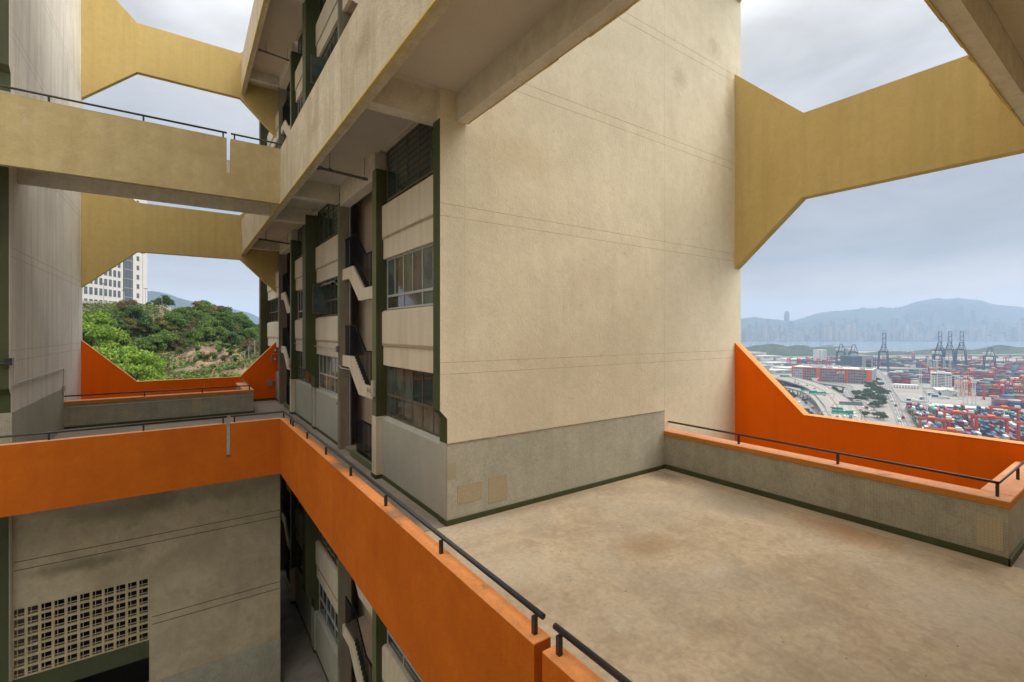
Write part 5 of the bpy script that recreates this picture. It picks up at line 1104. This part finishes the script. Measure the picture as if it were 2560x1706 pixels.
for p_, q_, l_, h_, lab in ((885, 58, 9, 3, 'dark cabin'), (905, 74, 5, 4, 'blue grey cabin'), (868, 62, 16, 3, 'pale long cabin'), (955, 92, 8, 4, 'blue sided kiosk'), (938, 98, 9, 3.5, 'white kiosk'), (975, 90, 7, 4, 'second blue sided kiosk')):
    x_, y_ = pq(p_, q_); t = thing('yard_cabin', lab + ' on the open lot below the office block', 'cabin', None, (x_, y_, GZ), PA - math.pi / 2)
    MB().box(0, l_, 0, 4, 0, h_).build('wall', WP if 'pale' in lab or 'white' in lab else surf(lab.replace(' ', '_'), (.08, .15, .24) if 'blue' in lab else (.1, .1, .11), bump=0), t); MB().box(-.4, l_ + .4, -.5, 4.5, h_ + .01, h_ + .35).build('roof', WP, t)
# roadside walls around the lot
lwm = MB(); pl_ = [(1050, 50), (860, 51), (850, 60), (835, 62)]
for a, b in zip(pl_, pl_[1:]): lwm.bar((*pq(*a), GZ + .7), (*pq(*b), GZ + .7), .5, 1.5)
wt(lwm, 'boundary_wall', kerbm, 'low pale wall between the port road and the open lot', 'wall')
lwm = MB(); pl_ = [(1050, 90), (960, 92), (900, 84), (870, 82), (835, 74)]
for a, b in zip(pl_, pl_[1:]): lwm.bar((*pq(*a), GZ + .9), (*pq(*b), GZ + .9), .8, 1.8)
wt(lwm, 'boundary_wall', GRL, 'grey retaining wall curving along the right side of the open lot', 'wall')
x_, y_ = pq(943, 104)
t = thing('road_tanker', 'white road tanker crossing the open lot', 'truck', None, (x_, y_, GZ), PA - math.pi / 2 - .1); MB().tube([(-5, 0, 2.1), (5, 0, 2.1)], 1.2, 12).build('tank', WP, t); MB().box(5.2, 7.4, -1.1, 1.1, .6, 2.9).build('cab', WP, t); MB().box(-5, 7.2, -1, 1, .4, .8).build('chassis', TY, t)
# buildings far left of the port
for i, (u_, t_, w_, h_, lab) in enumerate(((1875, 1700, 30, 24, 'white arched hall, leftmost by the green hill'), (1897, 1680, 60, 24, 'long pale hall with two windows bands before the green hill'), (1930, 1640, 90, 14, 'low pale depot in front of the green hill'), (1900, 1250, 60, 8, 'low white roofed sheds beyond the motorway'), (1955, 1350, 70, 9, 'low pale roofs behind the motorway bend'), (1990, 1150, 60, 10, 'grey flat roofs left of the warehouse'), (2000, 1500, 80, 10, 'white flat depot before the viaduct'), (1960, 1100, 50, 8, 'cream flat roof above the motorway'))):
    x_, y_ = ut(u_, t_); t = thing('port_building', lab, 'building', None, (x_, y_, GZ), -R_(YAW) + .15 * (i % 3))
    MB().box(-w_ / 2, w_ / 2, 0, 40, 0, h_).build('wall', WP if i % 2 == 0 else ROOF, t); MB().prism([(-w_ / 2 - 1, h_ + .02), (w_ / 2 + 1, h_ + .02), (w_ / 2 + 1, h_ + .6), (0, h_ + (5 if i == 0 else 1.6)), (-w_ / 2 - 1, h_ + .6)], 'y', -1, 41).build('roof', ROOF, t); MB().box(-w_ * .4, -w_ * .05, -.3, -.02, h_ * .5, h_ * .7).box(w_ * .05, w_ * .4, -.3, -.02, h_ * .5, h_ * .7).build('window', DKW, t)
# clutter left of the motorway and port trucks: small coloured sheds
for i in range(26):
    u_ = 1865 + (i * 53) % 200; t_ = 1180 + (i * 71) % 380; x_, y_ = ut(u_, t_); c_ = random.choice((0, 1, 2, 3, 4, 5, 5, 5, 8))
    obj('shipping_container', CON[c_], None, (x_, y_, GZ + random.choice((0, 0, 2.6))), random.uniform(0, 3), label='%s container scattered on the ground left of the slim white tower' % CC[c_][0], cat='container', group='%s containers scattered by the white tower' % CC[c_][0])
# ---- far viaduct
va = Vector((*ut(1840, 1575), 0)); vb_ = Vector((*ut(2700, 1820), 0)); dr = vb_ - va; VL = dr.length
t = thing('far_viaduct', 'long pale viaduct crossing the whole harbour view below the green hills', 'bridge', None, (va.x, va.y, GZ), math.atan2(dr.y, dr.x))
MB().box(0, VL, -9, 9, 11.5, 14).build('deck', ROOF, t); MB().box(0, VL, -9.3, -9.01, 14, 15.2).build('parapet', WP, t)
for i in range(int(VL / 62)): MB().box(i * 62 + 20, i * 62 + 25, -4, 4, 0, 11.49).build('pier', ROOF, t)
# ---- green hills behind the viaduct
sc_ = [(1093, -79), (1137, -74), (1214, -62), (1271, -53), (1303, -57), (1341, -76), (1404, -60), (1468, -72), (1563, -68), (1627, -79), (1672, -97), (1691, -106), (1754, -102), (1850, -91), (2009, -93), (2041, -85), (2142, -75), (2219, -92), (2270, -81), (2314, -92), (2397, -60), (2455, -72), (2700, -70), (3000, -100)]
xs = np.array([a for a, b in sc_]) * 1950 / 2250; zs = np.array([(b - EYE) for a, b in sc_]) * 1950 / 2250 + EYE
NS, NT = 520, 46; ss = np.linspace(900, 2500, NS); tt = np.linspace(1860, 2120, NT); V = []
for t_ in tt:
    k_ = math.sin(math.pi * (t_ - 1860) / 260) ** .7
    for s_ in ss:
        h_ = float(np.interp(s_ * 1950 / t_ if t_ < 1950 else s_, xs, zs)) - GZ; x_, y_ = st(s_, t_)
        b_ = (mnoise.noise(Vector((x_ * .05, y_ * .05, 0))) * 3.5 + mnoise.noise(Vector((x_ * .16, y_ * .16, 5))) * 2.6)
        V.append((x_, y_, GZ - 4 + (max(4, h_ - 1) + 2 + b_) * k_))
F4 = [(j * NS + i, j * NS + i + 1, (j + 1) * NS + i + 1, (j + 1) * NS + i) for j in range(NT - 1) for i in range(NS - 1)]
gh = surf('wooded_hill', (.014, .032, .018), (.035, .06, .03), .05, .8, bump=.8, bscale=.3, grain=.25, gscale=.2)
obj('wooded_hills', np_mesh('wooded_hills', V, F4, gh), kind='structure')
# ---- island mountains and distant ridges
rd = [(2000, 60), (2800, 120), (3157, 171), (3359, 204), (3506, 182), (3653, 167), (3800, 149), (4057, 158), (4241, 237), (4517, 292), (4664, 281), (4829, 314), (5233, 329), (5399, 305), (5528, 342), (5711, 425), (5895, 461), (6024, 447), (6171, 465), (6355, 443), (6502, 428), (6630, 384), (6814, 360), (7093, 336), (7600, 300), (9000, 250)]
xs = np.array([a for a, b in rd], float); zs = np.array([b for a, b in rd], float)
NS, NT = 330, 44; ss = np.linspace(2000, 9000, NS); tt = np.linspace(4700, 8200, NT); V = []
def isl(s_, t_):
    k_ = sm((t_ - 4950) / 1550) if t_ < 6500 else 1 - .8 * sm((t_ - 6500) / 1700)
    a = s_ * 6500 / t_ if t_ < 6500 else s_; h_ = float(np.interp(a, xs, zs)) - GZ; x_, y_ = st(s_, t_)
    g_ = 1 + (.28 * mnoise.noise(Vector((x_ * .0016, y_ * .0016, 2))) + .12 * mnoise.noise(Vector((x_ * .006, y_ * .006, 4)))) * (1 - math.exp(-((t_ - 6500) / 500) ** 2)) + .02 * mnoise.noise(Vector((x_ * .02, y_ * .02, 4)))
    return GZ - 2 + 3 + h_ * k_ * g_
for t_ in tt:
    for s_ in ss: x_, y_ = st(s_, t_); V.append((x_, y_, isl(s_, t_) if t_ > 4710 else GZ - 4))
F4 = [(j * NS + i, j * NS + i + 1, (j + 1) * NS + i + 1, (j + 1) * NS + i) for j in range(NT - 1) for i in range(NS - 1)]
mtm = surf('mountain_forest', (.018, .03, .03), (.03, .045, .04), .002, .8, bump=0, grain=.15, gscale=.02)
obj('island_mountains', np_mesh('island_mountains', V, F4, mtm, smooth=True), kind='structure')
def ridge(pts, t0, depth, name):
    P = [(s, z) for s, z in pts]; xs = np.array([p[0] for p in P]); zs = np.array([p[1] for p in P]); n1, n2 = 160, 16; V = []
    for j in range(n2):
        t_ = t0 - depth + 2 * depth * j / (n2 - 1); k_ = math.cos(math.pi / 2 * (t_ - t0) / depth) ** .8 if abs(t_ - t0) < depth else 0
        for s_ in np.linspace(xs[0], xs[-1], n1):
            h_ = float(np.interp(s_, xs, zs)); x_, y_ = st(s_, t_); V.append((x_, y_, -99 + (h_ + 99 + 9 * mnoise.noise(Vector((s_ * .02, t_ * .01, 0)))) * k_))
    F = [(j * n1 + i, j * n1 + i + 1, (j + 1) * n1 + i + 1, (j + 1) * n1 + i) for j in range(n2 - 1) for i in range(n1 - 1)]
    obj(name, np_mesh(name, V, F, mtm, smooth=True), kind='structure')
T1 = 3200
ridge([((u - 1280) / 1173 * T1, EYE - (v - 829) / 1173 * T1) for u, v in ((100, 740), (250, 722), (330, 725), (368, 728), (395, 729), (425, 741), (460, 750), (496, 767), (530, 778), (560, 800), (620, 830))], T1, 600, 'left_mountain')
T2 = 4200
ridge([((u - 1280) / 1173 * T2, EYE - (v - 829) / 1173 * T2) for u, v in ((450, 800), (540, 785), (570, 772), (600, 777), (630, 797), (650, 808), (700, 830))], T2, 700, 'far_left_mountain')
# ---- the city on the island
CT = [surf('far_tower_wall_%s' % 'abc'[i], c_, bump=0, grain=.1, gscale=.05) for i, c_ in enumerate(((.34, .31, .28), (.17, .18, .2), (.26, .235, .2)))]
def WH_(a, t_):
    u_ = 1280 + 1173 * a
    return ('by the shore ' if t_ < 5000 else 'under the mountain ') + ('around the very tall skyscraper' if u_ < 2010 else ('left of the lone quay crane' if u_ < 2190 else ('between the lone crane and the three cranes' if u_ < 2340 else ('behind the three quay cranes' if u_ < 2420 else 'right of the three quay cranes'))))
for i in range(230):
    s_ = 2420 + (i * 21.7 + random.uniform(-9, 9)); t_ = 4760 + ((i * 137) % 900) * (1 if i % 3 else .35); s_ *= t_ / 5200
    if s_ > 6400: continue
    x_, y_ = st(s_, t_); h_ = random.choice((60, 80, 90, 110, 130, 150, 170)) * random.uniform(.8, 1.15); w_ = random.uniform(18, 32); z_ = isl(s_, t_) - 2
    if h_ > 120: mb = MB().box(-w_ / 2, w_ / 2, -14, 14, 0, h_).box(-w_ / 4, w_ / 4, -9, 9, h_ + .01, h_ + 10)
    elif i % 2: mb = MB().box(-w_ / 2, -w_ / 8, -14, 14, 0, h_).box(-w_ / 8 + .1, w_ / 8 - .1, -9, 9, 0, h_ - 4).box(w_ / 8, w_ / 2, -14, 14, 0, h_ * .97)
    else: mb = MB().box(-w_, w_, -14, 14, 0, h_ * .45).box(-w_ * .7, -w_ * .2, -10, 10, h_ * .45 + .01, h_).box(w_ * .2, w_ * .7, -10, 10, h_ * .45 + .01, h_ * .93)
    obj('city_tower', mb.mesh('city_tower', CT[i % 3]), None, (x_, y_, z_), -R_(YAW) + random.uniform(-.3, .3), label='hazy %s, %s' % ('slab tower' if h_ > 120 else ('twin tower block' if i % 2 else 'podium tower'), WH_(s_ / t_, t_)), cat='tower', group='hazy %s across the harbour, %s' % ('slab towers' if h_ > 120 else ('twin tower blocks' if i % 2 else 'podium towers'), WH_(s_ / t_, t_)))
x_, y_ = st(3690, 6300); mb = MB(); pr = [(30, 0), (34, 60), (34, 240), (32, 300), (28, 335), (22, 352), (14, 360)]; n = 12
vs = [(r * math.cos(2 * math.pi * k / n + .26), r * math.sin(2 * math.pi * k / n + .26), z) for r, z in pr for k in range(n)]
mb.add(vs, [(i * n + k, i * n + (k + 1) % n, (i + 1) * n + (k + 1) % n, (i + 1) * n + k) for i in range(len(pr) - 1) for k in range(n)] + [tuple(range((len(pr) - 1) * n, len(pr) * n))])
mb.build('skyscraper', CT[1], None, label='very tall round topped skyscraper rising above the island skyline', cat='skyscraper').location = (x_, y_, -82)
x_, y_ = st(3830, 6300); MB().prism([(-20, 0), (20, 0), (20, 160), (-20, 195)], 'y', -15, 15).build('skyscraper', CT[1], None, label='smaller slant topped skyscraper just right of the very tall one', cat='skyscraper').location = (x_, y_, -60)
for s_, h_ in ((4829, 14), (5080, 12), (5300, 12)):
    x_, y_ = st(s_, 6450); MB().box(-60, 40, -20, 20, 0, h_).box(-20, 30, -18, 18, h_ + .01, h_ + 8).build('ridge_building', CT[1], None, label='low building silhouetted on the mountain ridge, %s' % {4829: 'leftmost', 5080: 'middle one', 5300: 'rightmost'}[s_], cat='building').location = (x_, y_, float(np.interp(s_, xs, zs)) - 8 if False else EYE + lerp(s_, [a for a, b in rd], [b for a, b in rd]) - 8)
for s_, h_ in ((5790, 45), (5870, 25), (6180, 25), (6440, 55)):
    x_, y_ = st(s_, 6500); MB().tube([(0, 0, 0), (0, 0, h_)], 2.2, 5).build('radio_mast', CT[1], None, label='thin radio mast on the mountain top, number varies with the summit' if False else {5790: 'tall thin radio mast at the left shoulder of the summit', 5870: 'short radio mast near the left summit', 6180: 'short radio mast on the middle summit', 6440: 'tall thin radio mast on the right summit'}[s_], cat='mast').location = (x_, y_, lerp(s_, [a for a, b in rd], [b for a, b in rd]) - 5)
# boats
for i, (u_, t_, l_) in enumerate(((1890, 3300, 60), (1975, 3100, 45), (2010, 3250, 60), (2050, 3000, 50), (2070, 3300, 70), (2110, 3050, 110))):
    x_, y_ = ut(u_, t_); t = thing('barge', 'low cargo vessel on the harbour water beyond the green hills, %s from the left' % ['first', 'second', 'third', 'fourth', 'fifth', 'sixth'][i], 'ship', 'ships in the harbour', (x_, y_, -98.5), -R_(YAW))
    MB().prism([(-l_ / 2, 5), (-l_ / 2 + 3, 0), (l_ / 2 - 5, 0), (l_ / 2, 6)], 'y', -6, 6).build('hull', CMAT[1], t); MB().box(-l_ / 2 + 3, -l_ / 2 + 14, -5, 5, 5.2, 14).build('deckhouse', WP, t)
# ---- air
hz_ = bpy.data.materials.new('haze_air'); hz_.use_nodes = True; n = hz_.node_tree.nodes; l = hz_.node_tree.links
for q in list(n): n.remove(q)
o_ = n.new('ShaderNodeOutputMaterial'); vol = n.new('ShaderNodeVolumePrincipled'); vol.inputs['Color'].default_value = (.54, .72, .98, 1); vol.inputs['Density'].default_value = HAZE; vol.inputs['Anisotropy'].default_value = .0
l.new(vol.outputs[0], o_.inputs['Volume'])
B(-11500, 11500, -11500, 11500, -99.7, 620).build('haze', hz_, kind='stuff', label='pale blue sea haze thickening with distance', cat='haze')
